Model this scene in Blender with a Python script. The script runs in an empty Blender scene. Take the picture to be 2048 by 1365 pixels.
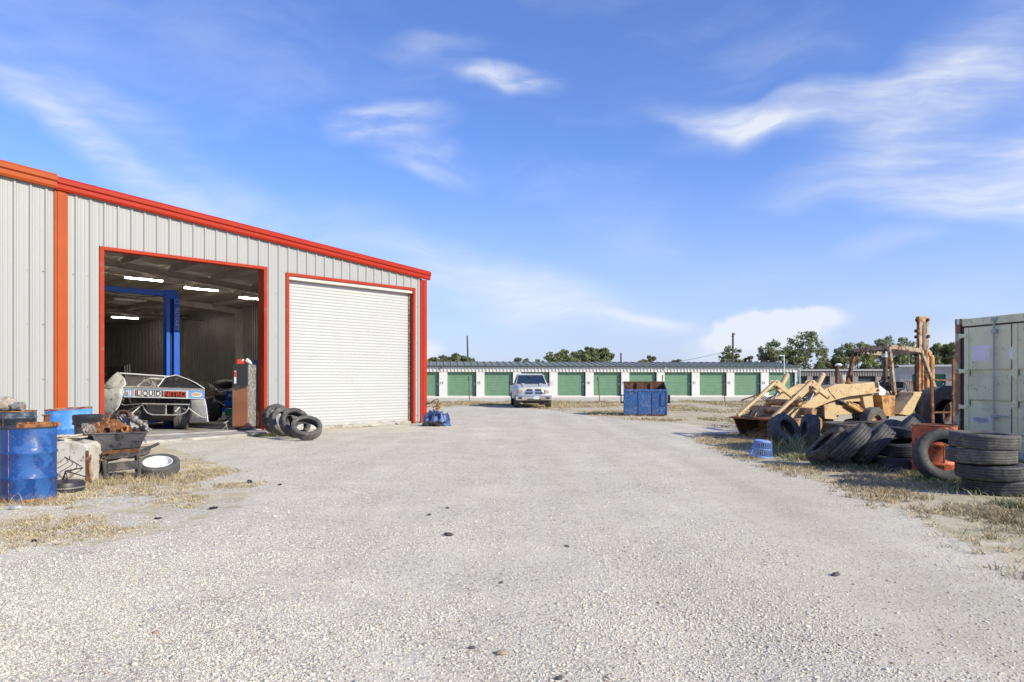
import bpy, bmesh, math, random
import numpy as np
from mathutils import Vector, Matrix
random.seed(7); np.random.seed(7)
S = bpy.context.scene
COL = S.collection
# ---------------------------------------------------------------- camera
F, E, H, CX = 1450.0, 1.42, 762.0, 1024.0          # focal length and horizon in photo pixels, eye height in metres
cam_d = bpy.data.cameras.new('camera'); cam = bpy.data.objects.new('camera', cam_d); COL.objects.link(cam)
cam.location = (0, 0, E); cam.rotation_euler = (math.radians(90), 0, 0)
cam_d.sensor_width = 36; cam_d.lens = 36*F/2048; cam_d.shift_y = (H-682.5)/2048; cam_d.clip_start = 0.05; cam_d.clip_end = 5000
S.camera = cam
# ---------------------------------------------------------------- sky, sun, exposure
SUN = Vector((.855, -.52, math.tan(math.radians(28.5)))).normalized()
sun_el = math.asin(SUN.z); sun_az = math.atan2(SUN.x, SUN.y)
W = bpy.data.worlds.new('World'); S.world = W; W.use_nodes = True
nt = W.node_tree; nt.nodes.clear(); N = nt.nodes; L = nt.links
def wn(t, **kw):
    n = N.new(t)
    for k, v in kw.items(): setattr(n, k, v)
    return n
def wm(op, a, b=None, c=None, clamp=False):
    n = wn('ShaderNodeMath', operation=op); n.use_clamp = clamp
    for i, v in enumerate((a, b, c)):
        if v is None: continue
        if isinstance(v, (int, float)): n.inputs[i].default_value = v
        else: L.new(v, n.inputs[i])
    return n.outputs[0]
sky = wn('ShaderNodeTexSky', sky_type='NISHITA'); sky.sun_disc = False
sky.sun_elevation = sun_el; sky.sun_rotation = sun_az; sky.air_density = 1.0; sky.dust_density = .3; sky.ozone_density = 2.5
tc = wn('ShaderNodeTexCoord'); sep = wn('ShaderNodeSeparateXYZ'); L.new(tc.outputs['Generated'], sep.inputs[0])
X_, Y_, Z_ = sep.outputs
az = wm('ARCTAN2', X_, Y_); el = wm('ARCSINE', Z_)
azel = wn('ShaderNodeCombineXYZ'); L.new(az, azel.inputs[0]); L.new(el, azel.inputs[1])
# clouds live in azimuth and elevation of the real sky
warp = wn('ShaderNodeTexNoise'); warp.inputs['Scale'].default_value = 3.2; warp.inputs['Detail'].default_value = 4; L.new(azel.outputs[0], warp.inputs['Vector'])
wv = wn('ShaderNodeVectorMath', operation='MULTIPLY_ADD'); L.new(warp.outputs['Color'], wv.inputs[0]); wv.inputs[1].default_value = (.16, .16, 0); L.new(azel.outputs[0], wv.inputs[2])
wv2 = wn('ShaderNodeVectorMath', operation='SUBTRACT'); L.new(wv.outputs[0], wv2.inputs[0]); wv2.inputs[1].default_value = (.08, .08, 0)
AZ = wv2.outputs[0]
def streaks(ang, sx, sy, det, lo, hi):
    mp = wn('ShaderNodeMapping'); L.new(AZ, mp.inputs[0]); mp.inputs['Rotation'].default_value = (0, 0, ang); mp.inputs['Scale'].default_value = (sx, sy, 1)
    n = wn('ShaderNodeTexNoise'); n.inputs['Scale'].default_value = 1; n.inputs['Detail'].default_value = det; n.inputs['Roughness'].default_value = .55; L.new(mp.outputs[0], n.inputs['Vector'])
    r = wn('ShaderNodeMapRange'); r.interpolation_type = 'SMOOTHSTEP'; r.inputs[1].default_value = lo; r.inputs[2].default_value = hi; L.new(n.outputs[0], r.inputs[0]); return r.outputs[0]
def blob(x, y, rx, ry, rot, amt, src=None):
    """soft elongated cloud patch centred at the direction the photo shows at pixel x, y"""
    a0 = math.atan((x-CX)/F); e0 = math.atan((H-y)/F*math.cos(a0))
    mp = wn('ShaderNodeMapping', vector_type='TEXTURE'); L.new(src or AZ, mp.inputs[0])
    mp.inputs['Location'].default_value = (a0, e0, 0); mp.inputs['Rotation'].default_value = (0, 0, rot); mp.inputs['Scale'].default_value = (rx/F, ry/F, 1)
    ln = wn('ShaderNodeVectorMath', operation='LENGTH'); L.new(mp.outputs[0], ln.inputs[0])
    r = wn('ShaderNodeMapRange'); r.interpolation_type = 'SMOOTHSTEP'; r.inputs[1].default_value = 1.0; r.inputs[2].default_value = .1; r.inputs[3].default_value = 0; r.inputs[4].default_value = amt
    L.new(ln.outputs['Value'], r.inputs[0]); return r.outputs[0]
def add(*v):
    s = v[0]
    for t in v[1:]: s = wm('ADD', s, t)
    return s
D = math.radians
wispy = streaks(D(14), 2.6, 9, 6, .28, .82)
fib = streaks(D(12), 9, 60, 9, .30, .75)
fib_l = streaks(D(-22), 9, 60, 9, .30, .75)
wispy_l = streaks(D(-24), 2.4, 12, 6, .25, .80)
wispy_s = streaks(D(6), 9, 26, 7, .30, .75)
wispy_f = streaks(D(8), 2.2, 7, 6, .45, .8)
right = add(blob(1440, 262, 170, 40, D(-14), 1.0), blob(1600, 245, 300, 50, D(8), .95), blob(1870, 190, 260, 105, D(28), 1.0), blob(1980, 90, 260, 110, D(35), .6), blob(1860, 335, 340, 62, D(6), 1.1), blob(1930, 415, 290, 60, D(-7), 1.1), blob(1790, 500, 140, 26, D(0), .7), blob(2300, 300, 300, 200, 0, .8))
left = add(blob(230, 300, 440, 46, D(-27), .85), blob(120, 180, 330, 50, D(-18), .42), blob(950, 560, 460, 85, D(-17), .85), blob(1220, 640, 300, 45, D(-6), .55), blob(520, 420, 260, 60, D(-30), .35), blob(30, 60, 240, 90, D(-10), .25), blob(250, 215, 130, 40, D(-10), .5))
small = add(blob(1020, 160, 150, 44, D(-4), .95), blob(770, 268, 150, 58, D(4), .9), blob(860, 345, 130, 42, D(-6), .7), blob(870, 90, 150, 36, D(5), .3))
hor = add(blob(1290, 640, 120, 22, D(-5), .35), blob(1050, 560, 300, 60, D(-10), .3))
cum_warp = wn('ShaderNodeTexNoise'); cum_warp.inputs['Scale'].default_value = 26; cum_warp.inputs['Detail'].default_value = 5; L.new(azel.outputs[0], cum_warp.inputs['Vector'])
cwv = wn('ShaderNodeVectorMath', operation='MULTIPLY_ADD'); L.new(cum_warp.outputs['Color'], cwv.inputs[0]); cwv.inputs[1].default_value = (.035, .03, 0); L.new(azel.outputs[0], cwv.inputs[2])
cwo = wn('ShaderNodeVectorMath', operation='SUBTRACT'); L.new(cwv.outputs[0], cwo.inputs[0]); cwo.inputs[1].default_value = (.0175, .015, 0); CW = cwo.outputs[0]
cum = add(blob(1600, 640, 110, 32, 0, 1.7, CW), blob(1520, 652, 75, 42, 0, 1.9, CW), blob(1560, 672, 120, 40, 0, 1.1, CW), blob(1447, 668, 58, 32, D(20), 1.3, CW), blob(1500, 700, 170, 50, 0, .6, CW), blob(1950, 700, 160, 60, 0, .5, CW), blob(855, 700, 40, 28, 0, .8, CW))
c1 = wm('MULTIPLY', right, wm('MULTIPLY', wm('MULTIPLY_ADD', wispy, 1.05, .15), wm('MULTIPLY_ADD', fib, .55, .6))); c2 = wm('MULTIPLY', left, wm('MULTIPLY', wm('MULTIPLY_ADD', wispy_l, 1.0, .1), wm('MULTIPLY_ADD', fib_l, .55, .6))); c3 = wm('MULTIPLY', small, wm('MULTIPLY_ADD', wispy_s, .95, .1))
back = wm('MULTIPLY_ADD', wispy_f, .26, .05)
cl = wm('MINIMUM', add(c1, c2, c3, hor, wm('MINIMUM', cum, 1.0), back), .93, clamp=True)
# sky colour: Nishita deepened a little, pale towards the horizon as in the photograph
hs = wn('ShaderNodeHueSaturation'); hs.inputs['Saturation'].default_value = 1.18; hs.inputs['Value'].default_value = 1.0; L.new(sky.outputs[0], hs.inputs['Color'])
tint = wn('ShaderNodeMix', data_type='RGBA', blend_type='MULTIPLY'); tint.inputs[0].default_value = 1; L.new(hs.outputs[0], tint.inputs[6]); tint.inputs[7].default_value = (1.50, 1.54, 2.20, 1)
hz = wn('ShaderNodeMapRange'); hz.interpolation_type = 'SMOOTHSTEP'; L.new(el, hz.inputs[0]); hz.inputs[1].default_value = .30; hz.inputs[2].default_value = -.02; hz.inputs[3].default_value = 0; hz.inputs[4].default_value = .72
hm = wn('ShaderNodeMix', data_type='RGBA'); L.new(hz.outputs[0], hm.inputs[0]); L.new(tint.outputs[2], hm.inputs[6]); hm.inputs[7].default_value = (4.9, 6.0, 8.7, 1)
cm = wn('ShaderNodeMix', data_type='RGBA'); L.new(cl, cm.inputs[0]); L.new(hm.outputs[2], cm.inputs[6]); cm.inputs[7].default_value = (8.4, 8.9, 9.9, 1)
bg = wn('ShaderNodeBackground'); bg.inputs['Strength'].default_value = .088; L.new(cm.outputs[2], bg.inputs['Color'])
wo = wn('ShaderNodeOutputWorld'); L.new(bg.outputs[0], wo.inputs[0])
sd = bpy.data.lights.new('sun', 'SUN'); so = bpy.data.objects.new('sun', sd); COL.objects.link(so)
sd.energy = 5.0; sd.angle = D(.53); sd.color = (1.0, .925, .70); so.rotation_euler = SUN.to_track_quat('Z', 'Y').to_euler(); so.location = (60, -40, 50)
S.view_settings.view_transform = 'Standard'; S.view_settings.look = 'None'; S.view_settings.gamma = 1; S.view_settings.exposure = 0.17
S.view_settings.use_curve_mapping = False
S.cycles.use_denoising = True
S.cycles.max_bounces = 8

# ---------------------------------------------------------------- helpers
def G(x, y, z=0):                      # ground point (height z) seen at photo pixel x, y
    Yd = F*(E-z)/(y-H); return Vector(((x-CX)/F*Yd, Yd, z))
def P(x, y, Yd):                       # point at distance Yd seen at photo pixel x, y
    return Vector(((x-CX)/F*Yd, Yd, E-(y-H)/F*Yd))
def tag(o, label=None, cat=None, group=None, kind=None):
    if label: o['label'] = label
    if cat: o['category'] = cat
    if group: o['group'] = group
    if kind: o['kind'] = kind
    return o
def empty(name, loc=(0,0,0), rz=0, label=None, cat=None, group=None, rot=None):
    o = bpy.data.objects.new(name, None); COL.objects.link(o); o.location = loc; o.rotation_euler = rot or (0,0,rz)
    o.empty_display_size = .2
    return tag(o, label, cat, group)
class MB:
    def __init__(s, M=None): s.v = []; s.f = []; s.M = M
    def add(s, vs, fs):
        b = len(s.v)
        if s.M is not None: vs = [s.M @ Vector(v) for v in vs]
        s.v += [tuple(v) for v in vs]; s.f += [tuple(i+b for i in f) for f in fs]; return s
    def box(s, c, d, R=None):
        c = Vector(c); hx, hy, hz = d[0]/2, d[1]/2, d[2]/2
        vs = [Vector((x*hx, y*hy, z*hz)) for z in (-1,1) for y in (-1,1) for x in (-1,1)]
        if R is not None: vs = [R @ v for v in vs]
        return s.add([c+v for v in vs], [(0,2,3,1),(4,5,7,6),(0,1,5,4),(2,6,7,3),(0,4,6,2),(1,3,7,5)])
    def bx(s, a, b): return s.box([(a[i]+b[i])/2 for i in range(3)], [abs(b[i]-a[i]) for i in range(3)])
    def bar(s, a, b, w, h, up=(0,0,1)):
        a = Vector(a); b = Vector(b); x = (b-a); ln = x.length; x.normalize(); u = Vector(up)
        y = u.cross(x)
        if y.length < 1e-4: y = Vector((0,1,0)).cross(x)
        y.normalize(); z = x.cross(y); R = Matrix((x, y, z)).transposed()
        return s.box((a+b)/2, (ln, w, h), R)
    def lathe(s, prof, n=24, R=None, o=(0,0,0), close=False, mod=None):
        o = Vector(o); vs = []; m = len(prof)
        for i in range(n):
            a = 2*math.pi*i/n
            for j, (r, z) in enumerate(prof):
                if mod: r = mod(i, j, r)
                v = Vector((r*math.cos(a), r*math.sin(a), z))
                vs.append(o + (R @ v if R is not None else v))
        fs = []
        for i in range(n):
            k = (i+1) % n
            for j in range(m if close else m-1):
                q = (j+1) % m
                fs.append((i*m+j, k*m+j, k*m+q, i*m+q))
        if not close:
            if prof[0][0] > 1e-6: fs.append(tuple(i*m for i in range(n))[::-1])
            if prof[-1][0] > 1e-6: fs.append(tuple(i*m+m-1 for i in range(n)))
        return s.add(vs, fs)
    def cyl(s, a, b, r, n=12, r2=None):
        a = Vector(a); b = Vector(b); d = b-a
        R = d.to_track_quat('Z', 'Y').to_matrix()
        return s.lathe([(r, 0), (r if r2 is None else r2, d.length)], n, R, a)
    def tube(s, pts, r, n=8, closed=False):
        pts = [Vector(p) for p in pts]; m = len(pts); vs = []; up = None
        for i, p in enumerate(pts):
            q0 = pts[(i-1) % m] if (closed or i > 0) else p; q1 = pts[(i+1) % m] if (closed or i < m-1) else p
            t = (q1-q0).normalized()
            if up is None: up = Vector((0,0,1)) if abs(t.z) < .9 else Vector((1,0,0))
            x = t.cross(up)
            if x.length < 1e-3: up = Vector((.3,.8,.2)); x = t.cross(up)
            x.normalize(); y = x.cross(t).normalized(); up = y
            rr = r[i] if isinstance(r, (list, tuple)) else r
            for k in range(n):
                a = 2*math.pi*k/n; vs.append(p + x*math.cos(a)*rr + y*math.sin(a)*rr)
        fs = []
        for i in range(m if closed else m-1):
            j = (i+1) % m
            for k in range(n):
                l = (k+1) % n; fs.append((i*n+k, i*n+l, j*n+l, j*n+k))
        if not closed: fs.append(tuple(range(n))[::-1]); fs.append(tuple((m-1)*n+k for k in range(n)))
        return s.add(vs, fs)
    def prism(s, poly, off):
        poly = [Vector(p) for p in poly]; off = Vector(off); n = len(poly)
        return s.add(poly + [p+off for p in poly], [tuple(range(n)), tuple(range(2*n-1, n-1, -1))] + [(i, i+n, (i+1) % n+n, (i+1) % n) for i in range(n)])
    def plate(s, poly, t):
        """a flat sheet through the given corners, t thick"""
        a, b, c = [Vector(p) for p in poly[:3]]; nn = (b-a).cross(c-a).normalized(); return s.prism(poly, nn*t)
    def ball(s, c, r, n=10, sc=(1,1,1), R=None):
        c = Vector(c); prof = []; vs = []; fs = []; m = n//2+1
        for j in range(1, m):
            t = math.pi*j/m
            for i in range(n):
                a = 2*math.pi*i/n; v = Vector((math.sin(t)*math.cos(a)*sc[0]*r, math.sin(t)*math.sin(a)*sc[1]*r, math.cos(t)*sc[2]*r)); vs.append(c+(R@v if R else v))
        top = Vector((0,0,r*sc[2])); vs += [c+(R@top if R else top), c-(R@top if R else top)]; k = len(vs)
        for j in range(m-2):
            for i in range(n): fs.append((j*n+i, (j+1)*n+i, (j+1)*n+(i+1)%n, j*n+(i+1)%n))
        for i in range(n): fs.append((i, (i+1)%n, k-2)); fs.append(((m-2)*n+i, k-1, (m-2)*n+(i+1)%n))
        return s.add(vs, fs)
    def build(s, name, mat, parent=None, loc=None, smooth=False, bevel=0, rot=None, fix=True):
        me = bpy.data.meshes.new(name); me.from_pydata(s.v, [], s.f); me.update()
        if fix:
            bm = bmesh.new(); bm.from_mesh(me); bmesh.ops.recalc_face_normals(bm, faces=bm.faces); bm.to_mesh(me); bm.free()
        if smooth:
            me.polygons.foreach_set('use_smooth', [True]*len(me.polygons)); me.set_sharp_from_angle(angle=D(38 if smooth is True else smooth))
        me.materials.append(mat)
        o = bpy.data.objects.new(name, me); COL.objects.link(o)
        if parent: o.parent = parent
        if loc is not None: o.location = loc
        if rot is not None: o.rotation_euler = rot
        if bevel:
            b = o.modifiers.new('bevel', 'BEVEL'); b.width = bevel; b.segments = 2; b.limit_method = 'ANGLE'; b.angle_limit = D(40); b.harden_normals = False
        return o
def kids(o): return [c for c in COL.objects if c.parent == o]
def copy_tree(o, parent=None, ch=None):
    c = o.copy(); COL.objects.link(c)
    if parent: c.parent = parent
    for k in (ch[o] if ch and o in ch else o.children): copy_tree(k, c, ch)
    return c
def text_mesh(name, body, size, mat, parent, loc, rot, thick=.002, align='CENTER', sx=1.0):
    cu = bpy.data.curves.new(name, 'FONT'); cu.body = body; cu.size = size; cu.align_x = align; cu.align_y = 'CENTER'; cu.extrude = thick; cu.resolution_u = 3; cu.offset = size*.012
    t = bpy.data.objects.new(name, cu); COL.objects.link(t); bpy.context.view_layer.update()
    me = bpy.data.meshes.new_from_object(t.evaluated_get(bpy.context.evaluated_depsgraph_get())); bpy.data.objects.remove(t)
    me.materials.clear(); me.materials.append(mat); me.name = name
    o = bpy.data.objects.new(name, me); COL.objects.link(o); o.parent = parent; o.location = loc; o.rotation_euler = rot; o.scale = (sx, 1, 1); return o

# ---------------------------------------------------------------- materials
def mat(name, col, rough=.6, metal=0, var=.12, vscale=4, bump=0, bscale=40, spots=None, samt=.4, sscale=6, spec=.5, streak=False, emit=None, estr=0, wear2=None, w2amt=.3, w2scale=25, coat=0):
    m = bpy.data.materials.new(name); m.use_nodes = True; t = m.node_tree; n = t.nodes; l = t.links; b = n['Principled BSDF']
    b.inputs['Roughness'].default_value = rough; b.inputs['Metallic'].default_value = metal; b.inputs['Specular IOR Level'].default_value = spec
    if coat: b.inputs['Coat Weight'].default_value = coat; b.inputs['Coat Roughness'].default_value = .15
    tc = n.new('ShaderNodeTexCoord'); oi = n.new('ShaderNodeObjectInfo')
    off = n.new('ShaderNodeVectorMath'); off.operation = 'MULTIPLY_ADD'; l.new(oi.outputs['Random'], off.inputs[0]); off.inputs[1].default_value = (17, 9, 5); l.new(tc.outputs['Object'], off.inputs[2])
    vec = off.outputs[0]
    def noise(sc, det=5, ro=.6, v=None, stretch=None):
        x = n.new('ShaderNodeTexNoise'); x.inputs['Scale'].default_value = sc; x.inputs['Detail'].default_value = det; x.inputs['Roughness'].default_value = ro
        src = v or vec
        if stretch:
            mp = n.new('ShaderNodeMapping'); mp.inputs['Scale'].default_value = stretch; l.new(src, mp.inputs[0]); src = mp.outputs[0]
        l.new(src, x.inputs['Vector']); return x.outputs[0]
    def mr(s, a, b_, c, d):
        x = n.new('ShaderNodeMapRange'); l.new(s, x.inputs[0])
        for i, v in enumerate((a, b_, c, d)): x.inputs[i+1].default_value = v
        return x.outputs[0]
    base = n.new('ShaderNodeMix'); base.data_type = 'RGBA'; base.blend_type = 'MULTIPLY'; base.inputs[0].default_value = 1; base.inputs[6].default_value = (*col, 1)
    l.new(mr(noise(vscale, stretch=(1,1,.15) if streak else None), .3, .7, 1-var, 1+var), base.inputs[7]); out = base.outputs[2]
    if spots:
        k = mr(noise(sscale, 8, .65), .62-samt*.35, .68-samt*.28, 0, 1)
        mx = n.new('ShaderNodeMix'); mx.data_type = 'RGBA'; l.new(k, mx.inputs[0]); l.new(out, mx.inputs[6]); mx.inputs[7].default_value = (*spots, 1); out = mx.outputs[2]
        l.new(mr(k, 0, 1, rough, min(1, rough+.35)), b.inputs['Roughness'])
        if metal: l.new(mr(k, 0, 1, metal, 0), b.inputs['Metallic'])
    if wear2:
        k = mr(noise(w2scale, 8, .7), .64-w2amt*.35, .68-w2amt*.28, 0, .85)
        mx = n.new('ShaderNodeMix'); mx.data_type = 'RGBA'; l.new(k, mx.inputs[0]); l.new(out, mx.inputs[6]); mx.inputs[7].default_value = (*wear2, 1); out = mx.outputs[2]
    l.new(out, b.inputs['Base Color'])
    if bump:
        bp = n.new('ShaderNodeBump'); bp.inputs['Strength'].default_value = 1; bp.inputs['Distance'].default_value = bump; l.new(noise(bscale, 6), bp.inputs['Height']); l.new(bp.outputs[0], b.inputs['Normal'])
    if emit: b.inputs['Emission Color'].default_value = (*emit, 1); b.inputs['Emission Strength'].default_value = estr
    return m
RUST = (.22, .085, .035); DRUST = (.09, .04, .022); DUST = (.42, .37, .30)
m_wall = mat('wall_steel', (.335,.34,.34), .5, var=.035, vscale=.8, streak=True, bump=.002, bscale=3)
m_red = mat('red_trim', (.37,.027,.012), .5, spec=.15, var=.08, vscale=1.5, bump=.001, bscale=5)
m_orange = mat('orange_trim', (.38,.072,.018), .5, spec=.15, var=.1, vscale=1.2, bump=.0015, bscale=4)
m_redfade = mat('red_door_trim', (.36,.036,.014), .55, spec=.15, var=.12, vscale=2, wear2=(.25,.10,.06), w2amt=.15, w2scale=8)
m_white = mat('white_door_steel', (.465,.465,.465), .45, var=.03, vscale=1.5)
m_inwall = mat('galvanised_wall', (.30,.285,.27), .42, .3, var=.15, vscale=1.5)
m_insul = mat('ceiling_insulation', (.60,.54,.49), .8, var=.14, vscale=2, bump=.02, bscale=2.5)
m_conc = mat('worn_concrete', (.40,.385,.36), .85, var=.2, vscale=1.6, spots=(.27,.24,.2), samt=.35, sscale=1.8, bump=.003, bscale=30)
m_blue = mat('blue_lift_paint', (.012,.10,.50), .35, var=.1, vscale=3)
m_tube = mat('lamp_tube', (.9,.9,.9), .4, emit=(1,.90,.74), estr=62)
m_lampb = mat('lamp_housing', (.6,.6,.6), .5)
m_rubber = mat('tyre_rubber', (.055,.053,.052), .75, var=.35, vscale=6, spots=(.13,.12,.105), samt=.3, sscale=9, bump=.0015, bscale=60)
m_rubber2 = mat('dusty_tyre_rubber', (.085,.08,.077), .8, var=.25, vscale=5, spots=(.15,.14,.125), samt=.35, sscale=7, bump=.002, bscale=50)
m_rubber3 = mat('black_tyre_rubber', (.034,.035,.040), .62, var=.3, vscale=6, spots=(.10,.095,.085), samt=.28, sscale=8, bump=.0015, bscale=60)
m_rubber4 = mat('brown_dusty_tyre', (.12,.095,.075), .85, var=.3, vscale=5, spots=(.05,.045,.04), samt=.35, sscale=5, bump=.002, bscale=50)
m_black = mat('black_plastic', (.025,.025,.028), .45, var=.2)
m_dark = mat('dark_metal', (.055,.055,.06), .5, .3, var=.3)
m_rust = mat('rusty_iron', RUST, .85, var=.35, vscale=8, spots=DRUST, samt=.45, sscale=7, bump=.002, bscale=50, wear2=(.42,.22,.10), w2amt=.3, w2scale=14)
m_rustd = mat('dark_rusty_iron', (.10,.05,.035), .85, var=.35, vscale=8, spots=(.2,.09,.04), samt=.4, sscale=7, bump=.002, bscale=50)
m_rusto = mat('orange_rust', (.40,.17,.06), .85, var=.3, vscale=10, spots=(.14,.06,.03), samt=.4, sscale=12, bump=.002, bscale=50)
m_steel = mat('bare_steel', (.42,.41,.40), .42, .7, var=.2, vscale=8, spots=(.2,.14,.1), samt=.25, sscale=10)
m_greyst = mat('grey_cast_metal', (.33,.32,.31), .6, .4, var=.3, vscale=12, spots=(.15,.1,.07), samt=.35, sscale=14, bump=.002, bscale=60)
m_chrome = mat('chrome', (.75,.75,.76), .22, .9, var=.06)
m_alu = mat('dull_aluminium', (.50,.49,.46), .48, .35, var=.15, vscale=3, spots=(.32,.29,.25), samt=.3, sscale=5, bump=.001, bscale=20)
m_carwhite = mat('scuffed_white_panel', (.50,.50,.47), .5, var=.2, vscale=3, spots=(.22,.19,.17), samt=.2, sscale=9, bump=.002, bscale=8)
m_glass = mat('tinted_windscreen', (.02,.035,.06), .06, var=.1, spec=.9)
m_whiteplain = mat('white_paint', (.8,.8,.79), .45, var=.04)
m_wood = mat('weathered_wood', (.42,.33,.22), .8, var=.25, vscale=6)
# ---------------------------------------------------------------- ground
def px(*pts): return [tuple(G(x, y)[:2]) for x, y in pts]
YARD = px((-300,1130),(0,1100),(150,1088),(300,1060),(420,1030),(500,985),(470,940),(400,915),(345,900),(330,890),(300,880)) + [(-12.5,16.0),(-9.0,19.2)] + px((525,868),(840,846),(846,815),(960,812),(1100,819),(1140,826),(1250,838),(1340,845),(1460,857),(1500,866),(1430,873),(1398,882),(1440,898),(1540,932),(1640,962),(1760,1002),(1850,1042),(1950,1085),(2048,1130),(2300,1240)) + [(7,1.0),(9,-25),(-22,-25),(-16,2)]
DUSTY = px((1370,900),(1500,930),(1640,965),(1850,1045),(2048,1130),(2300,1240),(2300,1500),(2048,1420),(1650,1365),(1560,1200),(1480,1080),(1400,1000),(1330,940))
FARROAD = [(-20,48.5),(0,49.5),(12,51),(26,52),(60,54),(60,61),(26,65.2),(-7.5,62.3),(-30,60)]
GREEN1 = px((1500,915),(1620,935),(1780,950),(1880,985),(2048,1030),(2300,1050)) + [(14,12),(14,24),(10.5,24)] + px((1660,840),(1600,870),(1520,895))
LEFTPATCH = px((-300,1110),(0,1095),(180,1075),(330,1040),(470,990),(520,955),(400,925),(320,915),(240,940),(150,960),(60,990),(-200,1010))
def sdist(poly, X, Y):
    """signed distance to a polygon, positive inside"""
    d = np.full(X.shape, 1e9); ins = np.zeros(X.shape, bool); n = len(poly)
    for i in range(n):
        ax, ay = poly[i]; bx, by = poly[(i+1) % n]; ex, ey = bx-ax, by-ay
        t = np.clip(((X-ax)*ex+(Y-ay)*ey)/(ex*ex+ey*ey+1e-12), 0, 1)
        d = np.minimum(d, np.hypot(X-ax-t*ex, Y-ay-t*ey))
        c = ((ay > Y) != (by > Y)) & (X < ex*(Y-ay)/(ey+1e-12)+ax); ins ^= c
    return np.where(ins, d, -d)
def vnoise(X, Y, s, seed=0):
    r = np.random.RandomState(seed); T = r.rand(256, 256)
    x = X/s; y = Y/s; xi = np.floor(x).astype(int); yi = np.floor(y).astype(int); fx = x-xi; fy = y-yi
    fx = fx*fx*(3-2*fx); fy = fy*fy*(3-2*fy); g = lambda a, b: T[a % 256, b % 256]
    return (g(xi,yi)*(1-fx)+g(xi+1,yi)*fx)*(1-fy)+(g(xi,yi+1)*(1-fx)+g(xi+1,yi+1)*fx)*fy
def fbm(X, Y, s, seed=0): return (vnoise(X,Y,s,seed)+.5*vnoise(X,Y,s/2.1,seed+1)+.25*vnoise(X,Y,s/4.3,seed+2))/1.75
def axis(segs):
    a = []
    for lo, hi, st in segs: a += list(np.arange(lo, hi, st))
    return np.array(a + [segs[-1][1]])
gx = axis([(-1600,-200,140),(-200,-60,14),(-60,-18,2),(-18,14,.16),(14,60,1.2),(60,200,14),(200,1600,140)])
gy = axis([(-120,-20,10),(-20,1,1),(1,30,.16),(30,72,.5),(72,200,8),(200,1800,160)])
GX, GY = np.meshgrid(gx, gy); nx, ny = len(gx), len(gy)
wob = (fbm(GX, GY, 1.6, 3)-.5)*1.3
yard = np.clip(sdist(YARD, GX, GY)/.35+.5+wob*.9, 0, 1)
dusty = np.clip(sdist(DUSTY, GX, GY)/1.2+.3+wob, 0, 1)
road = np.clip(sdist(FARROAD, GX, GY)/1.0+.5+wob, 0, 1)
green = np.clip(sdist(GREEN1, GX, GY)/.8+.5+wob, 0, 1)
GZ = (fbm(GX, GY, 2.3, 9)-.5)*.03*np.clip((GY-1)/4, 0, 1)*(np.abs(GX) < 40)
# shallow wheel ruts and a graded ridge down the drive
GZ = GZ - .012*np.exp(-((GX-2.6-.03*GY)/.35)**2)*yard - .010*np.exp(-((GX-1.0-.02*GY)/.35)**2)*yard + .006*(fbm(GX, GY, .5, 31)-.5)*yard
GZ -= .02
bs = np.clip(1-np.hypot(GX+10, GY-18)/3, 0, 1)
me = bpy.data.meshes.new('ground'); me.from_pydata([tuple(p) for p in np.stack([GX, GY, GZ], -1).reshape(-1, 3)], [], [(j*nx+i, j*nx+i+1, (j+1)*nx+i+1, (j+1)*nx+i) for j in range(ny-1) for i in range(nx-1)])
lm = np.clip(sdist(LEFTPATCH, GX, GY)/.6+1.2, 0, 1); yard = np.maximum(yard, lm*(.60+.9*(fbm(GX, GY, .9, 77)-.5)))
bare = np.clip(1.6-np.hypot((GX-P(200,762,10.4).x)/1.6, (GY-10.6)/.8), 0, 1); yard = np.minimum(yard, 1-.75*bare)
ca = me.color_attributes.new('cover', 'FLOAT_COLOR', 'POINT')
ca.data.foreach_set('color', np.stack([np.maximum(yard, road*.9), dusty, green, np.ones_like(yard)], -1).reshape(-1).astype(np.float32))
me.polygons.foreach_set('use_smooth', [True]*len(me.polygons))
ground = bpy.data.objects.new('ground', me); COL.objects.link(ground); tag(ground, kind='structure')
m = bpy.data.materials.new('gravel_and_dirt'); m.use_nodes = True; t = m.node_tree; n = t.nodes; l = t.links; b = n['Principled BSDF']; b.inputs['Roughness'].default_value = .92; b.inputs['Specular IOR Level'].default_value = .03
at = n.new('ShaderNodeAttribute'); at.attribute_name = 'cover'; sp = n.new('ShaderNodeSeparateColor'); l.new(at.outputs['Color'], sp.inputs[0])
tcg = n.new('ShaderNodeTexCoord'); OC = tcg.outputs['Object']
def gn(sc, det=5, ro=.6, st=None):
    x = n.new('ShaderNodeTexNoise'); x.inputs['Scale'].default_value = sc; x.inputs['Detail'].default_value = det; x.inputs['Roughness'].default_value = ro; s_ = OC
    if st: mp = n.new('ShaderNodeMapping'); mp.inputs['Scale'].default_value = st; l.new(OC, mp.inputs[0]); s_ = mp.outputs[0]
    l.new(s_, x.inputs['Vector']); return x.outputs[0]
def gr(s, a, b_, c=0, d=1, sm=False):
    x = n.new('ShaderNodeMapRange'); l.new(s, x.inputs[0])
    if sm: x.interpolation_type = 'SMOOTHSTEP'
    for i, v in enumerate((a, b_, c, d)): x.inputs[i+1].default_value = v
    return x.outputs[0]
def gmix(f, a, b_, bt='MIX'):
    x = n.new('ShaderNodeMix'); x.data_type = 'RGBA'; x.blend_type = bt
    for i, v in ((0, f), (6, a), (7, b_)):
        if isinstance(v, (int, float)): x.inputs[i].default_value = v
        elif isinstance(v, tuple): x.inputs[i].default_value = (*v, 1)
        else: l.new(v, x.inputs[i])
    return x.outputs[2]
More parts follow.
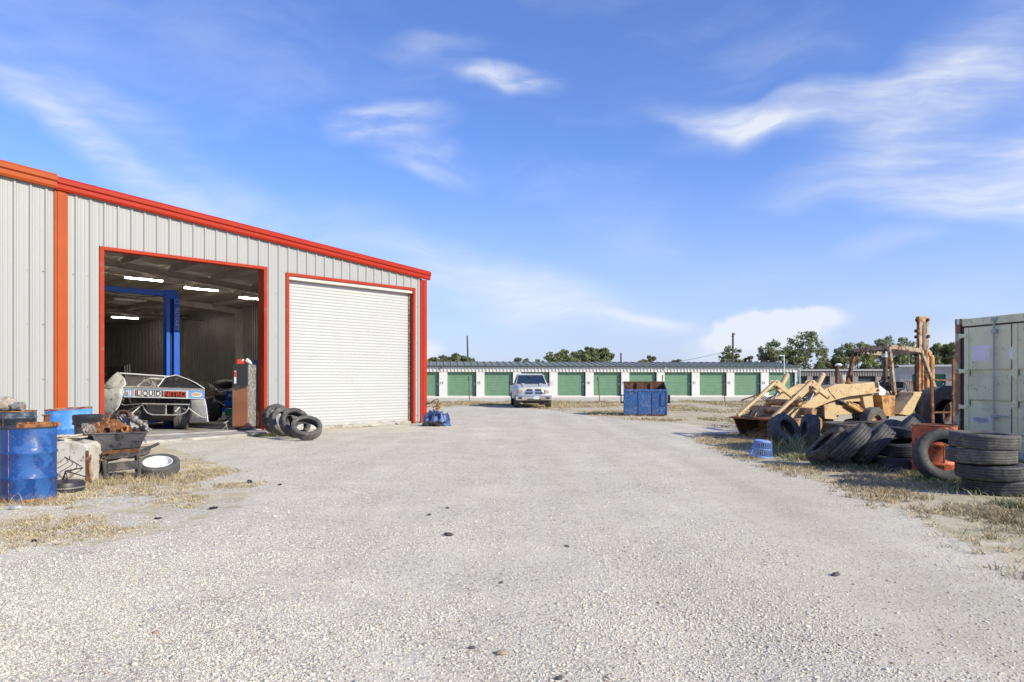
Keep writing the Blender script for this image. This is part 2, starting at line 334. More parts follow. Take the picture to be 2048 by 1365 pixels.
def gmath(op, a, b_=None, clamp=False):
    x = n.new('ShaderNodeMath'); x.operation = op; x.use_clamp = clamp
    for i, v in enumerate((a, b_)):
        if v is None: continue
        if isinstance(v, (int, float)): x.inputs[i].default_value = v
        else: l.new(v, x.inputs[i])
    return x.outputs[0]
def vor(sc, feat='F1', out='Distance', rnd=1):
    x = n.new('ShaderNodeTexVoronoi'); x.feature = feat; x.inputs['Scale'].default_value = sc; x.inputs['Randomness'].default_value = rnd; l.new(OC, x.inputs['Vector']); return x
v1 = vor(52); v2 = vor(110); v3 = vor(24)
vc = n.new('ShaderNodeSeparateColor'); l.new(v1.outputs['Color'], vc.inputs[0]); vc2 = n.new('ShaderNodeSeparateColor'); l.new(v2.outputs['Color'], vc2.inputs[0])
stone = gmix(gr(vc.outputs[0], .0, 1.0), (.66,.60,.48), (.86,.80,.67))
stone = gmix(gr(vc.outputs[1], .93, .95), stone, (.38,.27,.19))
stone = gmix(gr(vc.outputs[2], .92, .94), stone, (.27,.26,.25))
stone = gmix(.4, stone, gmix(gr(vc2.outputs[0], 0, 1), (.60,.545,.44), (.86,.80,.67)))
gap = gr(v1.outputs['Distance'], .55, .95)
stone = gmix(gmath('MULTIPLY', gap, .35), stone, (.33,.30,.26))
fines = gmix(gr(gn(9, 7, .7), .3, .7), (.76,.69,.55), (.84,.775,.63))
fines = gmix(gr(vc2.outputs[1], .94, .96, 0, .8), fines, (.34,.31,.28))
big = gr(gn(.45, 4), .40, .62, sm=True)                       # bare packed fines against loose stone
loose = gmath('MULTIPLY', gr(gn(.9, 5, .6), .32, .58, .25, 1, True), gr(sp.outputs[1], 0, 1, 1, .12), clamp=True)
grav = gmix(loose, fines, stone)
grav = gmix(gr(gn(.28, 5, .6), .35, .7, 0, .22), grav, (.52,.48,.43))
grav = gmix(gmath('MULTIPLY', sp.outputs[1], .8), grav, gmix(gr(gn(1.7, 7, .7), .35, .65), (.55,.485,.37), (.66,.60,.48)))
grav = gmix(gmath('MULTIPLY', gr(gn(1.3, 6, .7, (1,.5,1)), .60, .72), .35), grav, (.44,.36,.26))
dirt = gmix(gr(gn(1.1, 7, .7), .35, .65), (.60,.50,.36), (.48,.405,.28))
dirt = gmix(gr(gn(3.5, 7, .7), .5, .65, 0, .75), dirt, (.70,.63,.50))
dirt = gmix(gr(gn(.5, 5, .7, (.5,1.6,1)), .5, .62, 0, .6), dirt, (.36,.34,.22))
dirt = gmix(gmath('MULTIPLY', sp.outputs[2], .5), dirt, (.36,.335,.22))
far = n.new('ShaderNodeSeparateXYZ'); l.new(OC, far.inputs[0])
clump_shade = gmath('MULTIPLY', gr(gn(16, 3, .6), .60, .66), gr(loose, 0, 1, .25, 1))  # dark flecks paint the shadows of stone clumps into the gravel colour
grav = gmix(gmath('MULTIPLY', clump_shade, .5), grav, (.27,.23,.19))
speck2 = gr(gn(38, 2, .6), .62, .68); grav = gmix(gmath('MULTIPLY', speck2, .8), grav, (.25,.22,.18))
grav = gmix(gr(gn(27, 2, .6), .60, .66, 0, .5), grav, (.80,.77,.70))
speck3 = gr(gn(10, 3, .65),  .66, .72, 0, .28); grav = gmix(speck3, grav, (.36,.31,.24))
grav = gmix(1.0, grav, gmix(gr(gn(2.2, 6, .7), .3, .7), (.91,.905,.90), (1,1,1)), 'MULTIPLY')
grav = gmix(1.0, grav, gmix(gr(gn(1.0, 5, .6, (1.5,.13,1)), .35, .65), (.90,.885,.86), (1,1,1)), 'MULTIPLY')
edge = gr(gmath('ADD', sp.outputs[0], gmath('MULTIPLY', gmath('SUBTRACT', gn(3.2, 7, .7), .5), 1.3)), .42, .58)
l.new(gmix(edge, dirt, grav), b.inputs['Base Color'])
hh = gmath('ADD', gmath('MULTIPLY', gmath('SUBTRACT', 1.0, v1.outputs['Distance']), .013), gmath('MULTIPLY', gmath('SUBTRACT', 1.0, v2.outputs['Distance']), .006))
hh = gmath('MULTIPLY', hh, gmath('MULTIPLY', gr(loose, 0, 1, .25, 1.0), gr(edge, 0, 1, .5, 1)))
hh = gmath('ADD', hh, gmath('MULTIPLY', gn(14, 6, .7), .022))
bp = n.new('ShaderNodeBump'); bp.inputs['Strength'].default_value = .5; bp.inputs['Distance'].default_value = 1; l.new(hh, bp.inputs['Height']); l.new(bp.outputs[0], b.inputs['Normal'])
me.materials.append(m)
def ground_z(X, Y):
    i = np.clip(np.searchsorted(gx, X)-1, 0, nx-2); j = np.clip(np.searchsorted(gy, Y)-1, 0, ny-2)
    fx = (X-gx[i])/(gx[i+1]-gx[i]); fy = (Y-gy[j])/(gy[j+1]-gy[j])
    return (GZ[j,i]*(1-fx)+GZ[j,i+1]*fx)*(1-fy)+(GZ[j+1,i]*(1-fx)+GZ[j+1,i+1]*fx)*fy
# loose stones lying on the drive: uncountable gravel
def np_mesh(name, V, Fc, mats, mi=None, smooth=False):
    me = bpy.data.meshes.new(name); k = Fc.shape[1]
    me.vertices.add(len(V)); me.vertices.foreach_set('co', V.astype(np.float32).ravel())
    me.loops.add(Fc.size); me.loops.foreach_set('vertex_index', Fc.astype(np.int32).ravel())
    me.polygons.add(len(Fc)); me.polygons.foreach_set('loop_start', np.arange(0, Fc.size, k, dtype=np.int32)); me.polygons.foreach_set('loop_total', np.full(len(Fc), k, dtype=np.int32))
    for q in mats: me.materials.append(q)
    if mi is not None: me.polygons.foreach_set('material_index', mi.astype(np.int32))
    me.update(); me.validate(); o = bpy.data.objects.new(name, me); COL.objects.link(o); return o
ico = bmesh.new(); bmesh.ops.create_icosphere(ico, subdivisions=1, radius=1)
OV = np.array([(1,0,0),(0,1,0),(-1,0,0),(0,-1,0),(0,0,1),(0,0,-1.)]); OF = np.array([(0,1,4),(1,2,4),(2,3,4),(3,0,4),(1,0,5),(2,1,5),(3,2,5),(0,3,5)]); IV = np.array([v.co[:] for v in ico.verts]); IF = np.array([[v.index for v in f.verts] for f in ico.faces]); ico.free()
def stones(name, X, Y, size, mats, label, zs=0.0, flat=.33):
    k = len(X); r = np.random.RandomState(len(name)+k)
    sc = size[:,None]*np.stack([r.uniform(.7,1.3,k), r.uniform(.6,1.1,k), r.uniform(.4,.8,k)*flat/.55], -1)
    V = OV[None]*(1+r.uniform(-.3,.3,(k,6,1)))*sc[:,None,:]; a = r.uniform(0, 2*np.pi, k); c, s_ = np.cos(a)[:,None], np.sin(a)[:,None]
    V = np.stack([V[...,0]*c-V[...,1]*s_+X[:,None], V[...,0]*s_+V[...,1]*c+Y[:,None], V[...,2]+ground_z(X,Y)[:,None]+sc[:,2:3]*.35+zs], -1)
    Fc = (OF[None]+6*np.arange(k)[:,None,None]).reshape(-1, 3)
    o = np_mesh(name, V.reshape(-1,3), Fc, mats, np.repeat(r.choice(len(mats), k, p=[.36,.34,.17,.05,.08][:len(mats)]), 8)); return tag(o, label, None, None, 'stuff')
m_st = [mat('limestone_a',(.80,.745,.63),.9,var=.1,vscale=.9), mat('limestone_b',(.68,.62,.51),.9,var=.1), mat('limestone_c',(.52,.46,.38),.9,var=.1), mat('limestone_brown',(.36,.27,.20),.9,var=.1), mat('limestone_grey',(.36,.35,.33),.9,var=.1)]
r_ = np.random.RandomState(5)
def scatter(nn, y0, y1, prob):
    yy = H + (F*E)/(y0 + (y1-y0)*r_.rand(nn)**1.0) if False else None
    py = r_.uniform(y0, y1, nn); pxx = r_.uniform(-120, 2170, nn); Yd = F*E/(py-H); Xd = (pxx-CX)/F*Yd
    q = prob(Xd, Yd); k = r_.rand(nn) < q; return Xd[k], Yd[k]
def pst(X, Y):
    return np.clip(np.maximum(sdist(YARD, X, Y)/.5, .6*np.clip(sdist(LEFTPATCH, X, Y)/.5+1, 0, 1)), .05, 1)*(Y < 16)*(.18+.95*np.clip((fbm(X, Y, 1.1, 21)-.36)*5, 0, 1))*(1-.9*np.clip(sdist(DUSTY, X, Y)/.9+.4, 0, 1))
X1, Y1 = scatter(260000, 885, 1400, pst)
stones('loose_gravel', X1, Y1, r_.gamma(2.6, .0015, len(X1))+.0022, m_st, 'crushed limestone gravel lying loose over the drive')
# ---------------------------------------------------------------- workshop building
dW = Vector((.6751, .7377, 0)); nW = Vector((-.7377, .6751, 0)); CORNER = G(850, 845)
A_W = math.atan2(dW.y, dW.x)
def B(s, w, z): return CORNER - dW*s + nW*w + Vector((0,0,z))
def bl(s, w, z): return Vector((-s, w, z))                # in the building's own frame
SL = .083
def ztop(s): return 4.90 + SL*min(s, 30-s) if s < 30 else 4.9
bld = empty('workshop_building', CORNER, A_W, 'long pale grey steel workshop with red trim, one bay open and one roller door shut', 'building')
def profile(s0, s1):
    pts = {round(s0,4): 0, round(s1,4): 0}
    k = 0
    for i in range(-2, 80):
        c = .30 + .305*i
        for ds, y in ((-.042,0),(-.016,-.034),(.016,-.034),(.042,0),(.095,0),(.105,-.006),(.125,-.006),(.135,0),(.185,0),(.195,-.006),(.215,-.006),(.225,0)):
            if s0 <= c+ds <= s1: pts[round(c+ds,4)] = y
    return sorted(pts.items())
def panel(s0, s1, z0, z1=None):
    pr = profile(s0, s1); mb = MB(); vs = []; n_ = len(pr)
    for s, y in pr: vs.append((-s, y, z0))
    for s, y in pr: vs.append((-s, y, z1 if z1 is not None else ztop(s)))
    mb.add(vs, [(i, i+1, n_+i+1, n_+i) for i in range(n_-1)])
    return mb.build('wall_panel', m_wall, bld, fix=False)
def run(s0, s1, z0, z1=None):
    e = [s0]; k = .22
    while k < s1-.05:
        if k > s0+.05: e.append(k)
        k += .915
    e.append(s1)
    for a, b_ in zip(e, e[1:]): panel(a, b_, z0, z1)
run(.22, .45, .05); run(.45, 5.27, 4.54); run(5.27, 5.86, .05); run(5.86, 10.18, 4.63); run(10.18, 10.85, .05); run(11.13, 22, .05)
def tr(name, a, b_, m_, bev=.004): 
    mb = MB(); mb.bx(bl(*a), bl(*b_)); return mb.build(name, m_, bld, bevel=bev)
# trims: folded steel, standing proud of the ribs
tr('corner_trim', (-.045, -.05, 0), (.11, .1, 4.86), m_red); tr('corner_trim', (.11, -.038, 0), (.22, .1, 4.86), m_red)
mb = MB(); mb.bx(bl(10.85, -.04, .02), bl(11.13, .05, 5.83)); mb.bx(bl(10.90, -.058, .02), bl(11.07, -.041, 5.83)); mb.build('seam_trim', m_orange, bld, bevel=.006)
tr('door_trim', (.45, -.045, .0), (.55, .20, 4.54), m_redfade); tr('door_trim', (5.17, -.045, 0), (5.27, .20, 4.54), m_redfade); tr('door_trim', (.45, -.048, 4.46), (5.27, -.0, 4.545), m_redfade)
tr('door_trim', (5.86, -.045, 0), (5.96, .28, 4.55), m_redfade); tr('door_trim', (10.08, -.045, 0), (10.18, .28, 4.55), m_redfade); tr('door_trim', (5.86, -.048, 4.55), (10.18, .2, 4.632), m_redfade)
tr('door_header', (.55, .001, 4.36), (5.17, .20, 4.459), m_insul)
# rake trim along the gable: a folded gutter-like section
def rake(s0, s1, m_, dz=0, grow=1.0):
    sec = [(-.02,-.02),(-.10,-.03),(-.13,.02),(-.13,.10),(-.17,.13),(-.17,.22),(-.12,.27),(.15,.275),(.15,.24),(.0,.235)]
    mb = MB(); vs = []
    for s in (s0, s1):
        for y, z in sec: vs.append((-s, y*grow, ztop(max(s, 0)) + (SL*s if s < 0 else 0) + z*grow+dz))
    k = len(sec); mb.add(vs, [(i, (i+1)%k, k+(i+1)%k, k+i) for i in range(k)] + [tuple(range(k)), tuple(range(2*k-1, k-1, -1))])
    mb.build('rake_trim', m_, bld)
    # joints every three metres
rake(-.14, 11.10, m_red); rake(11.10, 15.0, m_orange, .015, 1.1)
for a, b_ in ((15, 26),):
    mb = MB(); mb.prism([bl(a, -.15, ztop(a)), bl(b_, -.15, ztop(b_)), bl(b_, -.15, ztop(b_)+.27), bl(a, -.15, ztop(a)+.27)], (0,.3,0)); mb.build('rake_trim', m_orange, bld)
mb = MB(); 
for i in range(38):
    for z in (.25, 1.45, 2.7, 3.9):
        s = .30+.305*i+.06
        if .45 < s < 5.27 or 5.86 < s < 10.18: 
            if z < 4.5: continue
        if s < 14: mb.cyl(bl(s, 0, z), bl(s, -.012, z), .014, 6)
for i in range(36):
    s = .36+.305*i; mb.cyl(bl(s, 0, ztop(s)-.12), bl(s, -.01, ztop(s)-.12), .009, 6)
tag(mb.build('screw_heads', m_greyst, bld), kind='stuff')
# roof: two slopes of ribbed sheet over a full-depth hall
DEPTH = 27.6
mb = MB()
for sgn in (0, 1):
    ss = [(-.1), 15] if not sgn else [15, 30.1]
    z = [5.13-.008, 5.13+15*SL] if not sgn else [5.13+15*SL, 5.12]
    mb.prism([(-ss[0], -.02, z[0]), (-ss[1], -.02, z[1]), (-ss[1], -.02, z[1]+.04), (-ss[0], -.02, z[0]+.04)], (0, DEPTH+.1, 0))
mb.build('roof', m_white, bld)
mb = MB(); mb.bx((-.02, .11, 0), (-.12, DEPTH, 4.9)); mb.build('side_wall', m_wall, bld)
def ribwall(p, q, z1f, name, m_, off, ribs=.2):
    p = Vector(p); q = Vector(q); d = q-p; ln = d.length; d.normalize(); nn = Vector((-d.y, d.x, 0)); mb = MB(); vs = []; k = int(ln/ribs); pr = []
    for i in range(k):
        a = i*ribs; pr += [(a, 0), (a+ribs*.55, 0), (a+ribs*.65, off), (a+ribs*.9, off)]
    pr.append((ln, 0)); n_ = len(pr)
    for zz in (0, 1):
        for a, o_ in pr:
            v = p+d*a+nn*o_; vs.append((v.x, v.y, .02 if not zz else z1f(v)))
    mb.add(vs, [(i, i+1, n_+i+1, n_+i) for i in range(n_-1)]); return mb.build(name, m_, bld, fix=False)
ribwall((-.13, .12, 0), (-.13, DEPTH-.02, 0), lambda v: 4.74, 'inner_wall', m_inwall, .03)
ribwall((-.13, DEPTH-.05, 0), (-29.9, DEPTH-.05, 0), lambda v: ztop(-v.x)-.1, 'inner_wall', m_inwall, .03, .3)
mb = MB(); mb.bx((-29.9, 0.1, 0), (-30, DEPTH, 4.9)); mb.bx((-22, .0, 0), (-30, .1, 4.9)); mb.prism([(0.02, DEPTH, 0), (-30, DEPTH, 0), (-30, DEPTH, 5.0), (-15, DEPTH, 6.2), (.02, DEPTH, 4.95)], (0, .1, 0)); mb.build('outer_wall', m_wall, bld)
# liner behind the front wall, with the two openings
mb = MB()
def front(s0, s1, z0): mb.prism([(-s0, .02, z0), (-s1, .02, z0), (-s1, .02, ztop(s1)-.02), (-s0, .02, ztop(s0)-.02)], (0, .05, 0))
front(.13, .45, 0); front(.45, 5.27, 4.55); front(5.27, 5.86, 0); front(5.86, 10.18, 4.64); front(10.18, 15, 0); front(15, 30, 0); mb.build('inner_wall', m_inwall, bld)
# ceiling: sagging insulation with purlins, and deep rafters
mb = MB(); nx_, ny_ = 60, 60; vs = []
for j in range(ny_+1):
    for i in range(nx_+1):
        s = .13+29.7*i/nx_; w = .1+(DEPTH-.2)*j/ny_
        sag = .05*abs(math.sin(w*1.9))*abs(math.sin(s*math.pi/1.5))
        vs.append((-s, w, ztop(s)-.10-sag))
mb.add(vs, [(j*(nx_+1)+i, j*(nx_+1)+i+1, (j+1)*(nx_+1)+i+1, (j+1)*(nx_+1)+i) for j in range(ny_) for i in range(nx_)]); mb.build('ceiling', m_insul, bld, smooth=60)
for k in range(1, 16):
    s = k*1.5; z = ztop(s)-.12; mb = MB(); mb.bx((-s-.03, .1, z-.17), (-s+.03, DEPTH-.1, z)); mb.bx((-s-.03, .1, z-.19), (-s+.09, DEPTH-.1, z-.17)); mb.build('purlin', m_insul, bld)
for w in (6.3, 12.6, 19.0):
    mb = MB()
    for (za, zb, t) in ((-.34, -.12, .02), (-.37, -.34, .16)):
        mb.prism([(-.13, w-t/2, ztop(.13)+za-.10), (-15, w-t/2, ztop(15)+za-.10), (-15, w-t/2, ztop(15)+zb-.10), (-.13, w-t/2, ztop(.13)+zb-.10)], (0, t, 0))
    mb.bx((-.13, w-.08, .06), (-.45, w+.08, 4.5)); mb.build('rafter', m_insul, bld)
# roller door, shut
dr = MB(); vs = []; pitch = .092; z = .10; k = int((4.44-.1)/pitch); prz = []
for i in range(k):
    z = .10+i*pitch; prz += [(z, .0), (z+.012, .016), (z+.022, .016), (z+.034, .0), (z+.065, -.006)]
prz.append((.10+k*pitch, 0)); n_ = len(prz)
for s in (.55, 5.17):
    for zz, y in prz: vs.append((-s, .17+y, zz))
dr.add(vs, [(i, i+1, n_+i+1, n_+i) for i in range(n_-1)])
door = dr.build('roller_door', m_white, bld, fix=False)
mb = MB(); mb.bx((-.55, .15, .0), (-5.17, .19, .10)); mb.build('bottom_bar', m_alu, door)
mb = MB(); mb.bx((-.552, .12, 0), (-.60, .165, 4.44)); mb.build('guide_rail', m_greyst, door)
mb = MB(); mb.bx((-5.12, .12, 0), (-5.168, .165, 4.44)); mb.build('guide_rail', m_greyst, door)
# floor slab and apron
mb = MB(); mb.prism([B(.15, .06, -.2), B(29.8, .06, -.2), B(29.8, DEPTH-.1, -.2), B(.15, DEPTH-.1, -.2)], (0,0,.26))
fl = mb.build('concrete_floor', m_conc); tag(fl, kind='structure')
mb = MB(); q = [B(5.6, .055, -.15), B(5.3, -.55, -.15), B(6.6, -.95, -.15), B(8.4, -1.35, -.15), B(10.4, -1.55, -.15), B(11.2, -1.5, -.15), B(11.2, .055, -.15)]; mb.prism(q, (0,0,.188))
ap = mb.build('concrete_apron', m_conc, bevel=.02); tag(ap, kind='structure')
# ceiling lights
def light(s, w, z, label, on=True):
    t = empty('ceiling_light', B(s, w, z), A_W, label, 'light', 'tube lights under the workshop ceiling')
    mb = MB(); mb.bx((-.62, -.09, .0), (.62, .09, .05)); mb.build('housing', m_lampb, t)
    mb = MB(); mb.bx((-.60, -.05, -.032), (.60, .05, -.001)); mb.build('tube', m_tube if on else m_lampb, t)
    for x in (-.5, .5): mb = MB(); mb.cyl((x, 0, .05), (x, 0, ztop(s)-z-.12), .006, 5); mb.build('hanger', m_dark, t)
light(6.45, 7.2, 4.92, 'lit tube light nearest the red left jamb of the open bay'); light(4.5, 7.1, 4.75, 'lit tube light in the middle of the front row of three'); light(2.45, 7.1, 4.58, 'lit tube light half hidden by the right jamb of the bay'); light(8.4, 7.2, 5.08, 'added fill tube light of the front row, unseen behind the left jamb'); light(10.4, 7.2, 5.24, 'added fill tube light out of view, farthest left of the front row'); light(7.5, 19.4, 4.95, 'added fill tube light of the rear row, unseen behind the left jamb')  # last three are unseen tubes added to brighten the hall
light(2.75, 19.4, 4.55, 'lone lit tube light far back over the rear wall')
light(5.0, 12.5, 4.70, 'unlit tube light hanging above the blue lift beam', False)
mb = MB(); mb.tube([B(9.5, 7.6, 5.2), B(6.5, 7.6, 4.98), B(4, 7.6, 4.85), B(1.5, 7.6, 4.62), B(.5, 7.6, 4.5)], .018, 6); tag(mb.build('conduit', m_greyst), 'grey conduit pipe running behind the front row of ceiling lights', 'pipe')
mb = MB(); mb.tube([B(9.5, 14, 4.6), B(6.5, 14, 4.5), B(2.0, 14.1, 4.25), B(1.2, 14.2, 4.2)], .045, 8); tag(mb.build('air_pipe', m_greyst), 'thick grey air pipe crossing the dark hall behind the lift', 'pipe')
# ---------------------------------------------------------------- two-post lift
L0 = P(342, 762, 21.6); lift = empty('car_lift', (L0.x, L0.y, .06), A_W, 'bright blue two-post car lift with overhead beam inside the open bay', 'car lift')
for i, xo in enumerate((0, -3.4)):
    mb = MB(); mb.bx((xo-.17, -.10, 0), (xo-.06, .12, 3.86)); mb.bx((xo+.04, -.12, 0), (xo+.21, .12, 3.92)); mb.bx((xo-.17, .10, 0), (xo+.21, .14, 3.86)); mb.build('column', m_blue, lift, bevel=.01)
    mb = MB(); mb.bx((xo-.055, .0, .1), (xo-.03, .03, 3.9)); mb.bx((xo+.0, .0, .1), (xo+.02, .03, 3.9)); mb.build('cable', m_dark, lift)
    mb = MB(); mb.bx((xo-.3, -.25, 0), (xo+.3, .25, .03)); mb.prism([(xo+.2, 0, 0.03), (xo+.45, 0, .03), (xo+.2, 0, .45)], (0, .02, 0)); mb.build('base_plate', m_blue, lift)
    mb = MB(); mb.bar((xo, -.1, .25), (xo+(-.9 if i == 0 else .9), -.75, .22), .1, .12); mb.build('lift_arm', m_blue, lift)
mb = MB(); mb.bx((.05, -.06, 3.86), (-3.5, .07, 4.02)); mb.bx((.16, -.10, 3.80), (-.2, .12, 4.05)); mb.build('cross_beam', m_blue, lift, bevel=.008)
mb = MB(); mb.tube([(x, -.09, 3.82-.04*math.sin(k)) for k, x in enumerate(np.linspace(-3.3, -.1, 12))], .012, 5); mb.build('hose', m_dark, lift)
t_or = mat('lift_letters', (.35,.42,.62), .5)
text_mesh('lettering', 'ROTARY', .17, t_or, lift, (.125, -.124, 3.20), (D(90), D(90), 0), .001)
ring = MB(); ring.tube([(.125+.07*math.cos(a), -.124, 3.72+.07*math.sin(a)) for a in np.linspace(0, 2*math.pi, 17)[:-1]], .008, 5, True); ring.build('emblem', t_or, lift)
# ---------------------------------------------------------------- race car backed into the open bay
cy = 19.9
RC = Vector((P(328, 762, cy).x, cy, .06))
car = empty('race_car', RC, 0, 'stripped dirt race car with a LIQUID NITRO spoiler banner, its tail in the open bay', 'race car')
def R(x, y, dY=0): return P(x, y, cy+dY) - RC
m_blackp = mat('black_race_panel', (.03,.03,.033), .4, var=.3, spots=(.12,.11,.1), samt=.2)
m_tubes = mat('grey_frame_tube', (.45,.44,.42), .5, .3, var=.2, spots=(.2,.16,.12), samt=.25, sscale=12)
mb = MB(); mb.plate([R(247.2,775), R(409.2,779.2), R(408.6,799.5), R(247,795.5)], .012); mb.plate([R(247.2,774.5), R(409.2,778.6), R(409,776.5,.35), R(248,772.8,.35)], .01); sp_ = mb.build('spoiler', m_alu, car)
a, b_, c_, d_ = R(247.4,778.2,-.02), R(408.9,782.2,-.02), R(408.3,798.6,-.02), R(247.2,794.6,-.02)
m_ban = mat('banner_light_blue', (.22,.42,.70), .4, var=.05); m_bw = mat('banner_white', (.80,.80,.79), .4, var=.04); m_bk = mat('banner_black', (.03,.03,.03), .4); m_br = mat('banner_red', (.60,.06,.03), .4)
def bp_(u, v, o): return a + (b_-a)*u + (d_-a)*v + Vector((0,-o,0))
def bq(u0, u1, v0, v1, o, m_, nm): 
    mb = MB(); mb.prism([bp_(u0,v0,o), bp_(u1,v0,o), bp_(u1,v1,o), bp_(u0,v1,o)], (0,-.002,0)); return mb.build(nm, m_, sp_)
bq(0, 1, 0, 1, .0, m_ban, 'banner'); bq(.125, .80, .06, .93, .004, m_bw, 'banner_field'); bq(.14, .158, .1, .86, .008, m_br, 'banner_stripe'); bq(.158, .475, .08, .90, .008, m_bk, 'banner_frame'); bq(.163, .468, .14, .84, .012, m_bw, 'banner_word_field'); bq(.505, .775, .14, .88, .008, m_bk, 'banner_word_field')
bq(.48, .495, .1, .86, .008, m_bk, 'banner_stripe'); bq(0, 1, .93, 1, .004, m_bw, 'banner_stripe')
dirb = (b_-a).normalized(); roll = math.atan2(-dirb.z, dirb.x)
def btxt(s_, u, v, size, m_, sx=1):
    text_mesh('lettering', s_, size, m_, sp_, bp_(u, v, .016), (D(90), roll, 0), .0015, sx=sx)
btxt('LIQUID', .315, .5, .205, m_bk, 1.0); btxt('NITRO', .640, .52, .205, m_br, .98)
bq(.03, .09, .2, .8, .004, m_bw, 'decal'); btxt('1', .085, .42, .17, m_bw); btxt('S', .05, .55, .13, m_br)
mb = MB(); mb.lathe([(0, 0), (.2, 0), (.2, .003)], 20, Matrix.Rotation(D(90), 3, 'X') @ Matrix.Diagonal((.75, .32, 1)), bp_(.905, .5, .004)); mb.build('decal', m_bw, sp_)
mb = MB(); mb.lathe([(0, 0), (.15, 0), (.15, .003)], 20, Matrix.Rotation(D(90), 3, 'X') @ Matrix.Diagonal((.8, .2, 1)), bp_(.905, .45, .009)); mb.build('decal', mat('decal_orange', (.75,.35,.12), .4), sp_)
# sail panels either side of the spoiler
mb = MB(); mb.plate([R(315.4,774.5,.1), R(330,755.4,.25), R(351.7,750.8,.3), R(376.7,759.4,.2), R(408.4,777.2,.05)], .01); mb.build('sail_panel', m_blackp, car)
mb = MB(); mb.tube([R(315.4,774.5,.08), R(330,755.4,.22), R(347,751.6,.26), R(352,750.6,.28), R(376.7,759.2,.18), R(392,766.5,.1), R(409,777.8,.02)], .012, 6); mb.build('panel_edge', m_whiteplain, car)
def bent(pts, bulge, m_, nm, t=.008, nsub=8):
    """a sheet panel between two outline chains, bowed towards the viewer"""
    A_, B_ = pts; vs = []; na = len(A_)
    for i in range(na):
        for j in range(nsub+1):
            f = j/nsub; p = A_[i].lerp(B_[i], f); p = p + Vector((0, -bulge*math.sin(math.pi*f)*(.5+.5*math.sin(i*1.3+f*3)), 0)); vs.append(p)
    mb = MB(); mb.add(vs, [(i*(nsub+1)+j, i*(nsub+1)+j+1, (i+1)*(nsub+1)+j+1, (i+1)*(nsub+1)+j) for i in range(na-1) for j in range(nsub)])
    o = mb.build(nm, m_, car, smooth=60, fix=False); so_ = o.modifiers.new('thickness', 'SOLIDIFY'); so_.thickness = t; return o
bent(([R(196,777,-.15), R(212,765,-.1), R(224,752,0), R(235.6,744.2,.05)], [R(245,777,-.25), R(252.8,768.6,-.2), R(249,757,-.1), R(237,744.5,.05)]), .06, m_carwhite, 'quarter_panel')
bent(([R(190,779,-.1), R(190,800,-.1), R(192,820,-.05), R(196,836,0)], [R(245.8,778,-.3), R(243,797,-.3), R(236,818,-.3), R(219,834,-.25)]), .10, m_carwhite, 'quarter_panel')
mb = MB(); mb.tube([R(204,778,-.2), R(245.8,777.4,-.3), R(246.5,785,-.31), R(243,797,-.31), R(238,812,-.31), R(228,826,-.29), R(219,834,-.26)], .012, 6); mb.build('panel_edge', m_whiteplain, car)
bent(([R(381,800,-.02), R(381,815,-.02), R(381,830,0), R(380,843,0)], [R(409.7,799,-.05), R(412,812,-.1), R(414,828,-.1), R(415.7,843.8,-.1)]), .05, m_alu, 'quarter_panel')
mb = MB(); mb.tube([R(409,799,-.06), R(412,812,-.11), R(414,828,-.11), R(416,844,-.11)], .012, 6); mb.tube([R(378,817,-.12), R(392,828,-.12), R(403,834,-.12), R(414,836,-.12)], .009, 6); mb.build('panel_edge', m_whiteplain, car)
mb = MB(); mb.tube([R(239,746.8,.5), R(347,754.2,.5)], .020, 8); mb.build('roll_bar', m_whiteplain, car)
mb = MB(); mb.tube([R(284.5,808,-.5), R(330,808.8,-.5), R(379,809.6,-.5), R(377.4,817,-.5), R(371.5,825,-.5), R(362,829.6,-.5), R(350,830.6,-.5), R(305.5,830,-.5), R(295,826.6,-.5), R(288.5,819,-.5)], .019, 8, True); mb.tube([R(332,808.8,-.5), R(332,830.4,-.5)], .017, 8); mb.tube([R(284.5,808,-.5), R(262,809.5,-.4), R(250,811,-.3), R(239.6,807.5,-.25)], .013, 6)
mb.tube([R(283,811,-.5), R(268,816,-.35), R(256.7,822,-.2)], .013, 6); mb.build('rear_bumper', m_tubes, car, smooth=True)
mb = MB()
for q in ([(275,774,.3),(290,760,.8)], [(290,760,.8),(312,776,.3)], [(274,772,.5),(300,757,1.2),(330,760,1.4)], [(303,763,.4),(313,776,.2)], [(262,829,0),(290,805,.4)], [(270,846,.1),(283,822,.2)], [(350,824,.1),(366,808,.3)], [(345,838,.2),(372,812,.3)], [(252,778,.1),(262,806,.2)]):
    mb.tube([R(*p) for p in q], .018, 6)
mb.build('chassis_tube', m_tubes, car)
mb = MB(); mb.prism([R(250,795,.3), R(408,799,.3), R(392,838,.35), R(378,842,.35), R(300,842,.35), R(262,838,.35), R(246,812,.3)], (-1.0, 3.1, 0)); mb.build('underbody', m_blackp, car)
mb = MB(); mb.prism([R(292,811,-.1), R(329,812,-.1), R(329,827,-.1), R(294,826,-.1)], (-.15,.4,0)); mb.build('fuel_cell', m_dark, car, bevel=.01)
mb = MB(); mb.plate([R(262,797,1.2), R(390,797,1.2), R(360,757,2.6), R(250,752,2.6)], .01); mb.build('deck_lid', m_blackp, car)
mb = MB(); mb.plate([R(300,832,.0), R(352,832,.0), R(346,842,.3), R(302,842,.3)], .01); mb.build('skid_plate', m_dark, car)
